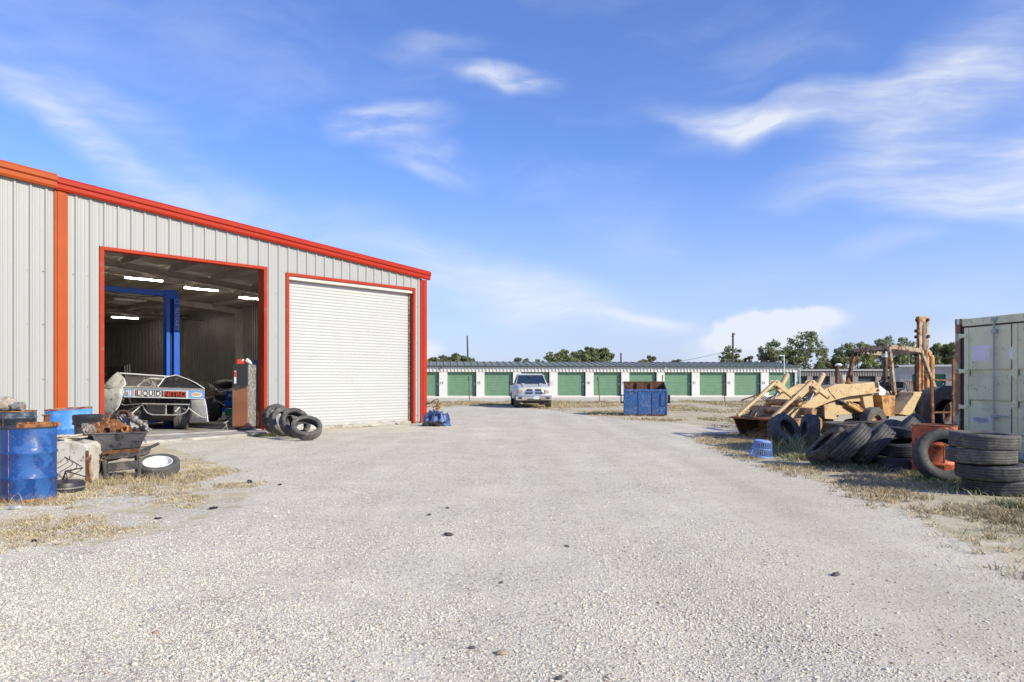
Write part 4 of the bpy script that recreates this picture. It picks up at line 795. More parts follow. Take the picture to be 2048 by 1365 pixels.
for k in range(20): 
    x0 = rr.uniform(262,297); y0 = 833+(x0-262)*.75+rr.uniform(-3,6); mb.ball(Wp(x0,y0,rr.uniform(.08,.35)), rr.uniform(.018,.045), 8, (1.2,1,.9), Matrix.Rotation(rr.random()*3,3,'Y'))
for k in range(6): x0 = 258+k*7; mb.cyl(Wp(x0, 836+k*4, .2), Wp(x0+9, 836+k*5+rr.uniform(-4,4), .15), .014, 8)
part('metal_casting', mb, m_greyst, 'knobbly grey aluminium castings at the right end of the wheelbarrow')
mb = MB()
for k in range(7): mb.box(Wp(192+k*14, 866, .3), (.14,.25,.1), Matrix.Rotation(rr.uniform(-.5,.5),3,'Y'))
part('scrap_metal', mb, m_rustd, 'dark layer of scrap metal filling the bottom of the wheelbarrow', smooth=False)
mb = MB(); mb.ball((0,0,.03), .04, 10, (1.8,1,.75)); o = mb.build('plastic_bottle', m_alu, loc=(P(28,762,8.1).x, 8.12, -.03)); tag(o, 'crushed white plastic bottle at the foot of the deep blue drum', 'bottle')
# ---------------------------------------------------------------- tarp pile at the building corner
TY = 23.2; TL = Vector((P(872,762,TY).x, TY, 0))
m_tarp = mat('blue_tarpaulin', (.065,.11,.27), .5, var=.25, vscale=5, spots=(.03,.05,.16), samt=.35, sscale=4, bump=.006, bscale=12)
mb = MB(); nn = 34; vs = []
for j in range(nn+1):
    for i in range(nn+1):
        x = -.55+1.15*i/nn; y = -.35+.75*j/nn; r = math.hypot((x-.02)/.56, (y)/.38)
        hgt = max(0, 1-r**2.6)*.42 + .05
        fold = .06*(1-2*abs(math.sin(x*9+y*5+1.5*math.sin(y*7)))) + .045*(1-2*abs(math.sin(x*17-y*11+1.2*math.sin(x*9)))) + .02*math.sin(y*40+x*8)
        z = hgt*(1+.5*fold/.1*.4)+fold*.8*(hgt+.1); 
        if x < -.1: z *= 1.05
        q_ = 1-.22*max(0, min(1, 1-z/.25)); vs.append(((x + .03*math.sin(y*20+x*5))*q_, (y + .03*math.sin(x*23))*q_, max(-.03, z-.05)))
mb.add(vs, [(j*(nn+1)+i, j*(nn+1)+i+1, (j+1)*(nn+1)+i+1, (j+1)*(nn+1)+i) for j in range(nn) for i in range(nn)]); o = mb.build('blue_tarp', m_tarp, loc=TL, smooth=30, fix=False); o.scale = (.95, 1.0, 1.0); tag(o, 'crumpled blue tarpaulin thrown over scrap at the red corner of the workshop', 'tarpaulin')
ch = empty('bent_pipework', TL, 0, 'rusty bent tube frame sticking out above the blue tarpaulin', 'scrap frame')
def Tp(x, y, d=0): return P(x, y, TY+d) - TL
mb = MB(); mb.tube([Tp(851,808,.1), Tp(862,806,.1), Tp(868,801,0), Tp(875,798.5,0), Tp(877,801,0), Tp(873,815,0), Tp(872,822,0)], .018, 6); mb.tube([Tp(868,802,0), Tp(874,811,0), Tp(866,816,.1)], .016, 6); mb.build('frame_tube', m_rust, ch)
mb = MB(); mb.tube([Tp(875,815,0), Tp(880,806,-.05), Tp(882,807,-.05), Tp(879,817,-.05), Tp(874,821,0)], .016, 6); mb.prism([Tp(869,818,-.2), Tp(879,813,-.2), Tp(878,819,-.2), Tp(873,824,-.2)], (0,.04,0)); mb.build('bracket', m_rusto, ch)
mb = MB(); mb.tube([Tp(852,797,.1), Tp(854,800,.1), Tp(852,802,.1), Tp(856,806,.1), Tp(850,809,.1)], .014, 6); mb.bar(Tp(850,810,.0), Tp(862,806,0), .04, .04); mb.build('hook', m_dark, ch)
mb = MB(); rr = random.Random(5)
for k in range(9): mb.ball((rr.uniform(-.3,.35), rr.uniform(-.42,-.3), rr.uniform(.03,.12)), rr.uniform(.04,.09), 7, (1.4,1,.7))
tag(mb.build('scrap_heap', m_dark, loc=TL, smooth=True), 'dark greasy scrap spilling from under the blue tarpaulin', 'scrap')
# ---------------------------------------------------------------- pickup truck
TK = Vector((1.02, 40.2, -.02)); SC = .955
tk = empty('pickup_truck', TK, D(3.2), 'white crew-cab pickup truck with a chrome grille facing the camera on the gravel', 'pickup truck'); tk.scale = (SC, SC, SC)
m_tw = mat('truck_white', (.58,.565,.53), .34, var=.05, vscale=2, spots=(.50,.47,.42), samt=.14, sscale=1.2, coat=.3)
m_lamp = mat('clear_lamp', (.55,.5,.44), .12, var=.1, spec=.8); m_amber = mat('amber_lamp', (.50,.33,.22), .2)
# local: x to the viewer's right, -y towards the camera, z up; front at y=-2.35, rear 3.4
HW = 1.0
def sec(mb, rings, cap=True):
    n_ = len(rings[0]); vs = [v for r in rings for v in r]; fs = []
    for i in range(len(rings)-1):
        for k in range(n_): fs.append((i*n_+k, i*n_+(k+1)%n_, (i+1)*n_+(k+1)%n_, (i+1)*n_+k))
    if cap: fs += [tuple(range(n_)), tuple(range((len(rings)-1)*n_, len(rings)*n_))]
    mb.add(vs, fs)
def ring(y, hw, z0, z1, r=.12, crown=.02):
    return [(-hw+.04, y, z0), (-hw, y, z0+.12), (-hw-.02, y, (z0+z1)/2), (-hw, y, z1-r), (-hw+r, y, z1), (0, y, z1+crown), (hw-r, y, z1), (hw, y, z1-r), (hw+.02, y, (z0+z1)/2), (hw, y, z0+.12), (hw-.04, y, z0)]
mb = MB(); sec(mb, [ring(-2.28,.82,.62,1.06), ring(-2.2,.93,.56,1.12), ring(-1.9,.98,.50,1.17), ring(-1.2,1.0,.48,1.24), ring(-.85,1.0,.46,1.28,.1), ring(.2,1.0,.46,1.30,.08), ring(1.2,1.0,.46,1.30,.08)])
body = mb.build('body', m_tw, tk, smooth=50)
mb = MB(); mb.prism([(-.80,-2.15,1.105),(.80,-2.15,1.105),(.86,-.85,1.30),(-.86,-.85,1.30)], (0,0,.03)); mb.prism([(-.55,-2.1,1.14),(-.30,-2.1,1.14),(-.42,-.9,1.345),(-.62,-.9,1.345)], (0,0,.025)); mb.prism([(.30,-2.1,1.14),(.55,-2.1,1.14),(.62,-.9,1.345),(.42,-.9,1.345)], (0,0,.025)); mb.build('bonnet', m_tw, tk, bevel=.02)
mb = MB(); 
for sx in (-1, 1):
    mb.prism([(sx*.98,1.25,.75),(sx*1.02,1.25,1.0),(sx*.99,1.25,1.32),(sx*.9,1.25,1.34),(sx*.9,1.25,.75)], (0,2.05,0))
mb.bx((-.95,3.2,.75), (.95,3.3,1.32)); mb.bx((-.95,1.3,.70), (.95,3.3,.78)); mb.build('truck_bed', m_tw, tk, bevel=.02)
# cabin
mb = MB(); sec(mb, [[(-.93,-.80,1.27),(.93,-.80,1.27),(.93,1.2,1.27),(-.93,1.2,1.27)], [(-.73,-.10,1.86),(.73,-.10,1.86),(.76,1.05,1.86),(-.76,1.05,1.86)], [(-.64,.05,1.92),(.64,.05,1.92),(.66,.95,1.92),(-.66,.95,1.92)]]); mb.build('cab_roof', m_tw, tk, bevel=.03)
mb = MB(); mb.plate([(-.85,-.765,1.315),(.85,-.765,1.315),(.70,-.155,1.84),(-.70,-.155,1.84)], -.015); ws = mb.build('windscreen', m_glass, tk)
mb = MB(); mb.plate([(-.952,-.45,1.33),(-.90,.95,1.33),(-.775,.85,1.80),(-.79,.02,1.80)], .02); mb.build('side_window', m_glass, tk)
mb = MB(); mb.plate([(.952,-.45,1.33),(.90,.95,1.33),(.775,.85,1.80),(.79,.02,1.80)], -.02); mb.build('side_window', m_glass, tk)
mb = MB(); mb.bx((-.1,-.43,1.72), (.1,-.41,1.79)); mb.build('rear_mirror', m_dark, tk)
# grille
mb = MB()
gx_ = lambda u, v: (-.46+.92*u, -2.33+.02*abs(u-.5), .76+.34*v)
mb.prism([(-.50,-2.31,.74),(.50,-2.31,.74),(.56,-2.30,.86),(.44,-2.25,1.10),(-.44,-2.25,1.10),(-.56,-2.30,.86)], (0,.1,0)); mb.build('grille_surround', m_chrome, tk, bevel=.02)
m_gr = mat('grille_mesh', (.06,.06,.06), .5, .3, var=.3)
for q in ([(-.44,.935),(-.07,.935),(-.07,1.055),(-.38,1.055)], [(.07,.935),(.44,.935),(.38,1.055),(.07,1.055)], [(-.46,.775),(-.07,.775),(-.07,.885),(-.48,.885)], [(.07,.775),(.46,.775),(.48,.885),(.07,.885)]):
    mb = MB(); mb.prism([(x, -2.318+max(0, z-.86)*.22, z) for x, z in q], (0,-.01,0)); mb.build('grille_opening', m_gr, tk)
mb = MB(); mb.prism([(-.05,-2.325,.99),(.05,-2.325,.99),(.045,-2.33,.90),(0,-2.33,.86),(-.045,-2.33,.90)], (0,-.015,0)); mb.tube([(-.02,-2.335,.96),(-.05,-2.34,.97),(-.055,-2.34,.93),(-.03,-2.34,.92)], .008, 5); mb.tube([(.02,-2.335,.96),(.05,-2.34,.97),(.055,-2.34,.93),(.03,-2.34,.92)], .008, 5); mb.build('badge', m_chrome, tk)
for sx in (-1, 1):
    mb = MB(); mb.prism([(sx*.60,-2.34,.80),(sx*.90,-2.27,.82),(sx*.96,-2.18,.92),(sx*.93,-2.18,1.03),(sx*.58,-2.29,1.03)], (0,.12,0)); hl = mb.build('headlight', m_lamp, tk, bevel=.01)
    mb = MB(); mb.prism([(sx*.64,-2.35,.85),(sx*.84,-2.31,.86),(sx*.84,-2.29,1.0),(sx*.64,-2.33,1.0)], (0,.03,0)); mb.build('bulb', m_amber, hl)
    mb = MB(); mb.bx((sx*.66,-2.452,.50), (sx*.86,-2.43,.60)); mb.build('fog_lamp', m_gr, tk)
    mb = MB(); mb.box((sx*1.17,-.62,1.38), (.20,.10,.24)); mb.bar((sx*.96,-.6,1.33), (sx*1.1,-.6,1.35), .04, .05); mb.build('wing_mirror', m_tw if sx > 0 else m_dark, tk, bevel=.02)
    for y in (-1.45, 2.1):
        wheel_part(tk, (sx*.86, y, .40), (1,0,0), .40, .27, m_rubber2, m_steel, rimr=.56)
    mb = MB()   # wheel arch openings
    for y in (-1.45, 2.1): mb.lathe([(.47,0),(.50,0),(.50,.04),(.47,.04)], 24, Matrix.Rotation(D(90),3,'Y'), (sx*.985-(.02 if sx < 0 else .02), y, .42), True)
    mb.build('wheel_arch', m_dark, tk)
mb = MB(); sec(mb, [[(x, y, z) for z, y in ((.44,-2.36),(.50,-2.42),(.66,-2.45),(.70,-2.40),(.70,-2.2),(.44,-2.2))] if False else [(x, yo+(.10*(abs(x)/.98)**3), z) for z, yo in ((.44,-2.38),(.50,-2.43),(.64,-2.45),(.70,-2.40),(.70,-2.15),(.44,-2.15))] for x in (-.98,-.85,-.5,0,.5,.85,.98)]); mb.build('bumper', m_chrome, tk, smooth=40)
mb = MB(); mb.bx((-.38,-2.455,.455), (.38,-2.43,.49)); mb.build('air_intake', m_gr, tk)
mb = MB(); mb.prism([(-.85,-2.25,.30),(.85,-2.25,.30),(.92,-2.3,.435),(-.92,-2.3,.435)], (0,.2,0)); mb.bx((-.55,-2.0,.25), (.55,2.8,.5)); mb.build('valance', m_black, tk)
mb = MB(); mb.bx((-.02,-2.475,.50), (.28,-2.455,.65)); pq = mb.build('number_plate', m_whiteplain, tk); text_mesh('lettering', 'KPL 4872', .062, m_bk, pq, (.13,-2.477,.57), (D(90),0,0), .001)
for y in (-.05, .75): mb = MB(); mb.bx((-1.022,y-.38,.50), (-1.008,y+.38,1.22)); mb.build('door', m_tw, tk)
for y in (.2, 1.0): mb = MB(); mb.bx((-1.045,y-.10,1.06), (-1.022,y+.05,1.10)); mb.build('handle', m_chrome, tk)
# ---------------------------------------------------------------- dumpster
DL = G(1249.5, 829); DR = G(1333.5, 834); dv = (DR-DL); wd = 1.80; mid = (DL+DR)/2
DP = empty('dumpster', (P(1291.5,762,29.6).x, 29.6, 0), D(-7), 'faded royal blue steel dumpster with an open rusty inside', 'dumpster')
m_dump = mat('faded_royal_blue', (.03,.105,.30), .5, var=.2, vscale=2.5, spots=(.10,.13,.26), samt=.2, sscale=3, wear2=(.30,.33,.42), w2amt=.22, w2scale=12, streak=True)
m_dumpe = mat('lit_edge_faded_blue', (.15,.20,.36), .6, var=.3, vscale=9)  # paler blue for the painted lit rib edges and the faded stencil
hw, dd = .86, 1.35; zf, zb = 1.03, 1.36
fr = [(-hw,0,.05),(hw,0,.05),(hw,-.0,zf),(-hw,0,zf)]
mb = MB(); mb.plate(fr, .02); mb.build('front_wall', m_dump, DP)
mb = MB(); mb.plate([(-hw,dd,.05),(hw,dd,.05),(hw,dd+.05,zb),(-hw,dd+.05,zb)], .02); bw_ = mb.build('back_wall', m_rustd, DP)
for sx in (-1, 1):
    mb = MB(); mb.prism([(sx*hw,0,.05),(sx*hw,dd,.05),(sx*hw,dd+.05,zb),(sx*hw,0,zf)], (-sx*.02,0,0)); mb.build('side_wall', m_dump if sx < 0 else m_dump, DP)
    mb = MB(); mb.prism([(sx*(hw-.021),.03,.06),(sx*(hw-.021),dd-.02,.06),(sx*(hw-.021),dd+.02,zb-.02),(sx*(hw-.021),.03,zf-.02)], (-sx*.006,0,0)); mb.build('rusty_lining', m_rustd, DP)
    mb = MB(); yy = -.02; xo = sx*(hw+.01)
    mb.bx((xo,.20,.50), (xo+sx*.03,1.1,.52)); mb.bx((xo,.20,.80), (xo+sx*.13,1.1,.83)); mb.bx((xo+sx*.10,.20,.52), (xo+sx*.13,1.1,.80)); mb.bx((xo,.2,.50), (xo+sx*.13,1.1,.53)); mb.build('fork_pocket', m_black, DP)
mb = MB(); mb.bx((-hw,0,.03), (hw,dd,.06)); mb.build('floor', m_rustd, DP)
mb = MB(); mb.bx((-hw-.03,-.05,zf-.05), (hw+.03,.03,zf+.04)); mb.build('front_rim', m_dump, DP, bevel=.01)
mb = MB(); mb.bx((-hw-.02,dd+.02,zb-.02), (hw+.02,dd+.09,zb+.03)); mb.build('back_rim', m_rustd, DP)
for x in (-hw+.012, -.27, .28, hw-.02):
    mb = MB(); mb.bx((x-.022,-.045,.06), (x+.022,-.002,zf-.05)); mb.build('rib', m_dump, DP); mb = MB(); mb.bx((x-.034,-.03,.06), (x-.022,-.002,zf-.05)); mb.build('lit_rib_edge', m_dumpe, DP)  # lit left side of each rib painted as a paler strip
for x in (-.28, .3): mb = MB(); mb.bx((x-.03,dd-.04,.1), (x+.03,dd+.01,zb-.02)); mb.build('inner_rib', m_rust, DP)
mb = MB(); mb.bx((hw-.22,-.06,.42), (hw-.06,-.03,.46)); mb.bx((hw-.25,-.06,.42), (hw-.21,-.03,.9)); mb.build('bracket', m_dump, DP)
mb = MB(); mb.bx((-hw,-.01,.0), (hw,.03,.052)); mb.build('skid', m_rust, DP)
text_mesh('stencil', 'NO\nPARKING', .13, m_dumpe, DP, (.0,-.024,.62), (D(90),0,0), .001)
bpy.data.objects.remove(bpy.data.objects['stencil'])    # too faded in the photograph to read
mb = MB(); rr = random.Random(9)
for k in range(40): mb.box((rr.uniform(-.18,.22), -.0235, rr.uniform(.38,.80)), (rr.uniform(.02,.09), .002, rr.uniform(.012,.03)), Matrix.Rotation(rr.uniform(-.2,.2),3,'Y'))
mb.build('faded_stencil', m_dumpe, DP)
# ---------------------------------------------------------------- storage units
m_su = mat('white_block_wall', (.66,.645,.62), .7, var=.05, vscale=2); m_sg = mat('green_roller_door', (.135,.25,.155), .5, var=.1, vscale=2.5, streak=False); m_sr = mat('green_metal_roof', (.20,.215,.20), .7, 0, spec=.1, var=.25, vscale=2)
m_sdk = mat('dark_green_trim', (.02,.05,.045), .5); m_fas = mat('cream_fascia', (.62,.60,.57), .55, var=.05); m_curb = mat('pale_curb', (.66,.64,.61), .85, var=.08)
def storage(name, p0, p1, n_, pillar, hd, he, hr, depth, m_wallm, m_door, m_roof, m_f, label, nums=None, eave_white=False, rs=True, first_off=0.0, endw=.0, block=True):
    p0 = Vector((*p0, 0)); p1 = Vector((*p1, 0)); d = (p1-p0); Lh = d.length; ang = math.atan2(d.y, d.x)
    t = empty(name, p0, ang, label, 'storage building')
    pitch = (Lh-pillar-first_off-endw)/n_; 
    mb = MB(); mb.bx((0,.35,0), (Lh,depth,he-.02)); mb.bx((0,depth-.1,0), (Lh,depth,he+.2)); mb.build('rear_wall', m_wallm, t)
    for i in range(n_+1):
        x = first_off+i*pitch
        w_ = pillar if i < n_ else pillar+endw
        if block:
            hb = .2032; z = 0; r = 0
            while z < hd-.01:
                mb = MB(); zt = min(z+hb-.012, hd); mb.bx((x, 0 if r % 2 else .004, z), (x+w_, .35, zt)); mb.bx((x+.01, .012, zt), (x+w_-.01, .35, zt+.012)); mb.build('block', m_wallm, t); z += hb; r += 1
        else: mb = MB(); mb.bx((x,0,0), (x+w_,.35,hd)); mb.build('pillar', m_wallm, t)
        if i == n_: break
        x0 = x+w_; x1 = first_off+(i+1)*pitch; vs = []; k = int((hd-.1)/.14); pr = []
        for j in range(k): z = .10+j*(hd-.12)/k; pr += [(z,.0),(z+.02,.018),(z+.04,.018),(z+.06,0)]
        pr.append((hd, 0)); m__ = len(pr)
        for xx in (x0, x1):
            for z, y in pr: vs.append((xx, .27+y, z))
        mb = MB(); mb.add(vs, [(j, j+1, m__+j+1, m__+j) for j in range(m__-1)]); dr = mb.build('roller_door', m_door, t, fix=False)
        mb = MB(); mb.bx((x0,.25,.02), (x1,.30,.12)); mb.build('bottom_bar', m_curb, dr)
        mb = MB(); mb.bx((x1-.20,.20,1.10), (x1-.10,.26,1.2)); mb.build('latch', m_curb, dr)
        mb = MB(); mb.bx((x1-.07,.18,.0), (x1,.269,hd)); mb.build('guide_rail', m_sdk, dr)
        if nums: text_mesh('lettering', str(nums+i), .30, m_dark, t, (x1+.20,-.008,1.22), (D(90),0,0), .004)
    mb = MB(); mb.bx((-.03,-.02,hd), (Lh+.02,.34,he)); fo = mb.build('fascia', m_f, t)
    mb = MB(); q = .305
    for i in range(int(Lh/q)): mb.bx((i*q, -.09, hd+.02), (i*q+.07, -.021, he-.01))
    tag(mb.build('fascia_ribs', m_f, t), kind='stuff')
    mb = MB(); mb.bx((0,-.04,hd-.03), (Lh,.0,hd+.018)); mb.build('door_lintel_trim', m_f if not rs else m_fas, t)
    mb = MB(); mb.prism([(-.15,-.22,he), (-.15,depth/2,hr), (-.15,depth/2,hr+.05), (-.15,-.22,he+.06)], (Lh+.3,0,0)); mb.prism([(-.15,depth/2,hr), (-.15,depth+.2,he), (-.15,depth+.2,he+.06), (-.15,depth/2,hr+.05)], (Lh+.3,0,0)); rf = mb.build('roof', m_roof, t)
    if rs:
        mb = MB(); q = .61; sl = (hr-he)/(depth/2+.22)
        for i in range(int(Lh/q)+1): mb.prism([(i*q-.05,-.235,he+.062), (i*q+.10,-.235,he+.062), (i*q+.06,-.235,he+.10), (i*q-.01,-.235,he+.10)], (0,depth/2+.2,hr-he))
        tag(mb.build('roof_ribs', m_roof, t), kind='stuff')
    mb = MB(); mb.bx((-.15,-.26,he-.03), (Lh+.15,-.20,he+.07)); mb.build('eave_trim', m_curb if eave_white else m_sdk, t)
    mb = MB(); mb.bx((-.3,-.9,-.05), (Lh+.3,0,.07)); mb.build('slab', m_curb, t)
    return t
s0 = storage('storage_building', (-22.27,61.09), (25.96,65.7), 15, .71, 2.22, 2.66, 3.15, 9, m_su, m_sg, m_sr, m_fas, 'long low white storage building with green doors and dark ribbed roof', nums=10, endw=-.41)
mb = MB(); mb.cyl((48.52,-.10,0), (48.52,-.10,2.7), .06, 8); mb.cyl((48.3,-.10,2.5), (48.52,-.10,2.5), .06, 8); mb.build('downpipe', mat('pale_green_pipe', (.35,.5,.42), .5), s0)
mb = MB(); mb.bx((46.3,-.02,2.42), (46.42,-.02-.06,2.6)); mb.build('wall_lamp', m_greyst, s0)
for xq in (16.1, 35.9): mb = MB(); mb.tube([(xq,0,2.42), (xq+.12,-.25,2.55), (xq+.2,-.28,2.5)], .04, 6); mb.build('wall_lamp', m_dark if xq < 20 else m_whiteplain, s0)
m_tan = mat('tan_metal', (.30,.265,.235), .6, var=.08); m_navy = mat('dark_teal_door', (.035,.05,.055), .5, var=.1)
storage('storage_building', (34.3,91.2), (48.7,90.0), 5, .65, 2.04, 2.72, 2.9, 9, m_tan, m_navy, m_tan, m_tan, 'tan storage building with dark doors and a white eave behind the loader', eave_white=True, rs=False, block=False)
m_cream = mat('grey_cream_metal', (.40,.39,.36), .6, var=.06); m_g2 = mat('deep_green_door', (.035,.13,.085), .5, var=.1)
storage('storage_building', (34.3,64), (50.9,56.6), 5, .9, 2.02, 2.68, 2.85, 9, m_cream, m_g2, m_cream, m_cream, 'pale grey storage building with deep green doors seen past the backhoe boom', eave_white=True, rs=False, block=False)
# white pole lamp in front of the storage end
mb = MB(); mb.tube([(0,0,0),(0,0,3.45)], .045, 8); mb.bx((-.32,-.05,3.42), (.05,.05,3.50)); lp = mb.build('light_pole', mat('white_green_post', (.6,.68,.62), .5), loc=(P(1569.5,762,58).x, 58, -.02), rot=(0,D(-1),0)); tag(lp, 'slim pale light pole before the right end of the green-door storage building', 'light pole')
# ---------------------------------------------------------------- thin posts, barrier, poles
def post(x, yb, yt, label, m_=m_rustd, r=.03, lean=0):
    g0 = G(x, yb); top = P(x+lean, yt, g0.y); mb = MB(); mb.cyl((0,0,-.05), top-g0, r, 6); mb.cyl((top-g0)*1.0+Vector((0,0,-.25)), top-g0+Vector((0,0,.05)), r*1.35, 6); tag(mb.build('fence_post', m_, loc=g0), label, 'post', 'thin rusty posts along the dry grass')
post(939,804,754,'thin rusty post in front of the second green door left of the truck',lean=-1.5); post(1199.5,806,755,'thin leaning post left of the dumpster',lean=-3.5); post(1325,804,752,'thin post rising behind the right side of the dumpster'); post(1450,805,758,'thin rusty post in front of the door right of number 22',lean=-3)
br = empty('pipe_barrier', G(1510,806), 0, 'sloping brown pipe barrier left of the loader bucket arms', 'barrier'); b0 = br.location.copy()
mb = MB(); mb.cyl(P(1483,801,b0.y)-b0, P(1553,777.5,b0.y)-b0, .05, 8); mb.build('rail', m_rustd, br); mb = MB(); mb.cyl((0,0,-.1), P(1508.5,794,b0.y)-b0, .05, 8); mb.build('post', m_rustd, br)
m_pole = mat('creosote_pole', (.10,.07,.055), .85, var=.2)
def pole(x, yt, Yd, label, r=.15, arm=False, lean=0):
    b0 = Vector((P(x,762,Yd).x, Yd, -.1)); top = P(x+lean, yt, Yd)-b0; t = empty('utility_pole', b0, 0, label, 'utility pole')
    mb = MB(); mb.cyl((0,0,0), top, r, 10, r*.65); mb.build('pole', m_pole, t)
    if arm: mb = MB(); mb.cyl(top+Vector((-.15,0,-.4)), top+Vector((.25,0,-.1)), .06, 6); mb.build('bracket', m_pole, t)
    return b0+top
pole(937.5,672,95,'tall bare utility pole behind the tree left of the truck',lean=-3); pole(1242,706,95,'short utility pole between the dense tree and the small round tree'); pole(1465,666,80,'tall dark utility pole above the storage roof at the sparse trees',lean=1,arm=True); pole(1138.5,709,90,'thin pale pole in front of the light green tree',r=.08)
def wire(a, b_, sag, label):
    a = Vector(a); b_ = Vector(b_); mb = MB(); mb.tube([a.lerp(b_, f)-Vector((0,0,sag*4*f*(1-f))) for f in np.linspace(0,1,16)], .018, 4); tag(mb.build('power_line', m_dark), label, 'power line')
wire(P(1464,700,80), P(1230,724,110), .8, 'thin power line sagging left from the tall pole by the sparse trees'); wire(P(1138,709,90), P(1220,709,110), .1, 'thin power line crossing in front of the dense dark tree')
# ---------------------------------------------------------------- trees
def leafmat(name, a, b_): 
    m = bpy.data.materials.new(name); m.use_nodes = True; t = m.node_tree; n = t.nodes; l = t.links; b = n['Principled BSDF']; b.inputs['Roughness'].default_value = .7; b.inputs['Specular IOR Level'].default_value = .25
    g_ = n.new('ShaderNodeNewGeometry'); mr_ = n.new('ShaderNodeMapRange'); l.new(g_.outputs['Random Per Island'], mr_.inputs[0]); mx = n.new('ShaderNodeMix'); mx.data_type = 'RGBA'; l.new(mr_.outputs[0], mx.inputs[0]); mx.inputs[6].default_value = (*a,1); mx.inputs[7].default_value = (*b_,1); l.new(mx.outputs[2], b.inputs['Base Color'])
    tr_ = n.new('ShaderNodeBsdfTranslucent'); l.new(mx.outputs[2], tr_.inputs[0]); ms = n.new('ShaderNodeMixShader'); ms.inputs[0].default_value = .4; l.new(b.outputs[0], ms.inputs[1]); l.new(tr_.outputs[0], ms.inputs[2]); l.new(ms.outputs[0], n['Material Output'].inputs[0]); return m
m_lf = [leafmat('dark_oak_leaf',(.13,.15,.06),(.28,.30,.13)), leafmat('light_leaf',(.19,.24,.09),(.36,.40,.19)), leafmat('grey_green_leaf',(.17,.21,.12),(.35,.40,.24)), leafmat('brownish_leaf',(.16,.14,.07),(.30,.26,.15))]
m_bark = mat('bark', (.09,.075,.06), .9, var=.3)
def tree(xc, x0, x1, yt, yb, Yd, lm, label, dens=1.0, clumps=26, leaf=.20, seed=0, shape='round', group='trees behind the storage buildings', trunk_lean=0):
    r = np.random.RandomState(seed+int(xc)); base = Vector((P(xc,762,Yd).x, Yd, -.2)); t = empty('tree', base, 0, label, 'tree', group)
    wdt = (x1-x0)/F*Yd/2*1.13; cx = P((x0+x1)/2,762,Yd).x-base.x; zt = P(0,yt,Yd).z+.2; clumps = int(clumps*1.9); zb = max(.6, P(0,yb,Yd).z-1.8); hh = (zt-zb)/2; cz = (zt+zb)/2
    cs = []; Rm = min(wdt, hh)
    for k in range(clumps):
        u = r.normal(size=3); u[2] = abs(u[2]) if r.rand() < .5 else u[2]; u /= np.linalg.norm(u); q = r.rand()**.4 if k > clumps*.25 else 1.0
        cr_ = Rm*r.uniform(.12,.27); cs.append((np.array([cx+u[0]*q*(wdt-cr_*.9), u[1]*q*wdt*.7, cz+u[2]*q*(hh-cr_*.9)]), cr_))
    V = []; n_l = int(dens*clumps*62)
    idx = r.randint(0, clumps, n_l); C_ = np.array([c[0] for c in cs])[idx]; Rr = np.array([c[1] for c in cs])[idx]
    u = r.normal(size=(n_l,3)); u /= np.linalg.norm(u,axis=1)[:,None]; Q = C_ + u*(Rr*r.rand(n_l)**.4)[:,None]*np.array([1.1,1,.8])
    e1 = r.normal(size=(n_l,3)); e1 /= np.linalg.norm(e1,axis=1)[:,None]; e2 = np.cross(e1, r.normal(size=(n_l,3))); e2 /= np.linalg.norm(e2,axis=1)[:,None]; s_ = (leaf*r.uniform(.5,1.3,n_l))[:,None]
    V = np.stack([Q-e1*s_, Q+e2*s_*.55, Q+e1*s_, Q-e2*s_*.55], 1).reshape(-1,3); Fc = np.arange(n_l*4).reshape(-1,4)
    o = np_mesh('crown', V, Fc, [m_lf[lm], m_lf[(lm+2) % 4]], (r.rand(n_l) < .22).astype(int)); o.parent = t
    mb = MB(); top = Vector((cx*.5+trunk_lean, 0, zb+hh*.6)); mb.tube([(0,0,0), (trunk_lean*.3,0,zb*.6), top*.8], [.22*Rm/3+.08, .18*Rm/3+.06, .1*Rm/3+.03], 7); mb.build('trunk', m_bark, t)
    mb = MB()
    for c, cr_ in cs[:16]: 
        s = Vector((trunk_lean*.5, 0, zb*.75+hh*.2)); e = Vector(c); md = s.lerp(e, .5)+Vector((0,0,-.1*Rm)); mb.tube([s, md, e], [.07*Rm/3+.03, .05*Rm/3+.02, .015], 5)
    mb.build('limb', m_bark, t)
T = tree
T(900,846,952,706,730,92,0,'wide dense olive tree behind the storage roof left of the truck',1.6,46,.22,1)
T(1042,1024,1062,712,728,88,2,'small grey-green tree just above the roof over the truck cab',.7,16,.2,2); T(1075,1060,1092,716,728,88,2,'low shrub-like crown above the roof right of the truck',.6,12,.2,3)
T(1118,1086,1150,697,730,86,1,'light green loose tree left of the dense dark tree',.9,30,.2,4); T(1180,1140,1229,691,730,100,0,'dense dark domed tree, tallest left of the dumpster',1.7,50,.24,5); T(1160,1136,1182,702,730,85,1,'pale green bushy crown in front of the dense dark dome',1.1,22,.2,6)
T(1298,1277,1320,711,730,100,3,'small round brownish tree above the roof right of the dumpster',1.1,18,.22,7); T(1360,1333,1388,718,730,100,1,'low pale tree peeking over the roof left of door 21',.9,18,.2,8)
T(1458,1438,1484,686,730,82,2,'sparse slender tree around the tall utility pole',.45,20,.2,9); T(1498,1482,1516,712,730,82,3,'low tree in the gap right of the tall utility pole',.8,14,.2,10)
T(1545,1517,1582,674,735,100,2,'open dark tree, left half of the tallest clump',.55,30,.2,11); T(1612,1570,1652,658,740,102,2,'tallest airy tree with one leaning limb and sky showing through',.5,44,.21,12,trunk_lean=-1.2); T(1535,1518,1560,700,735,98,3,'dark brown bush under the airy tree',1.2,16,.2,13)
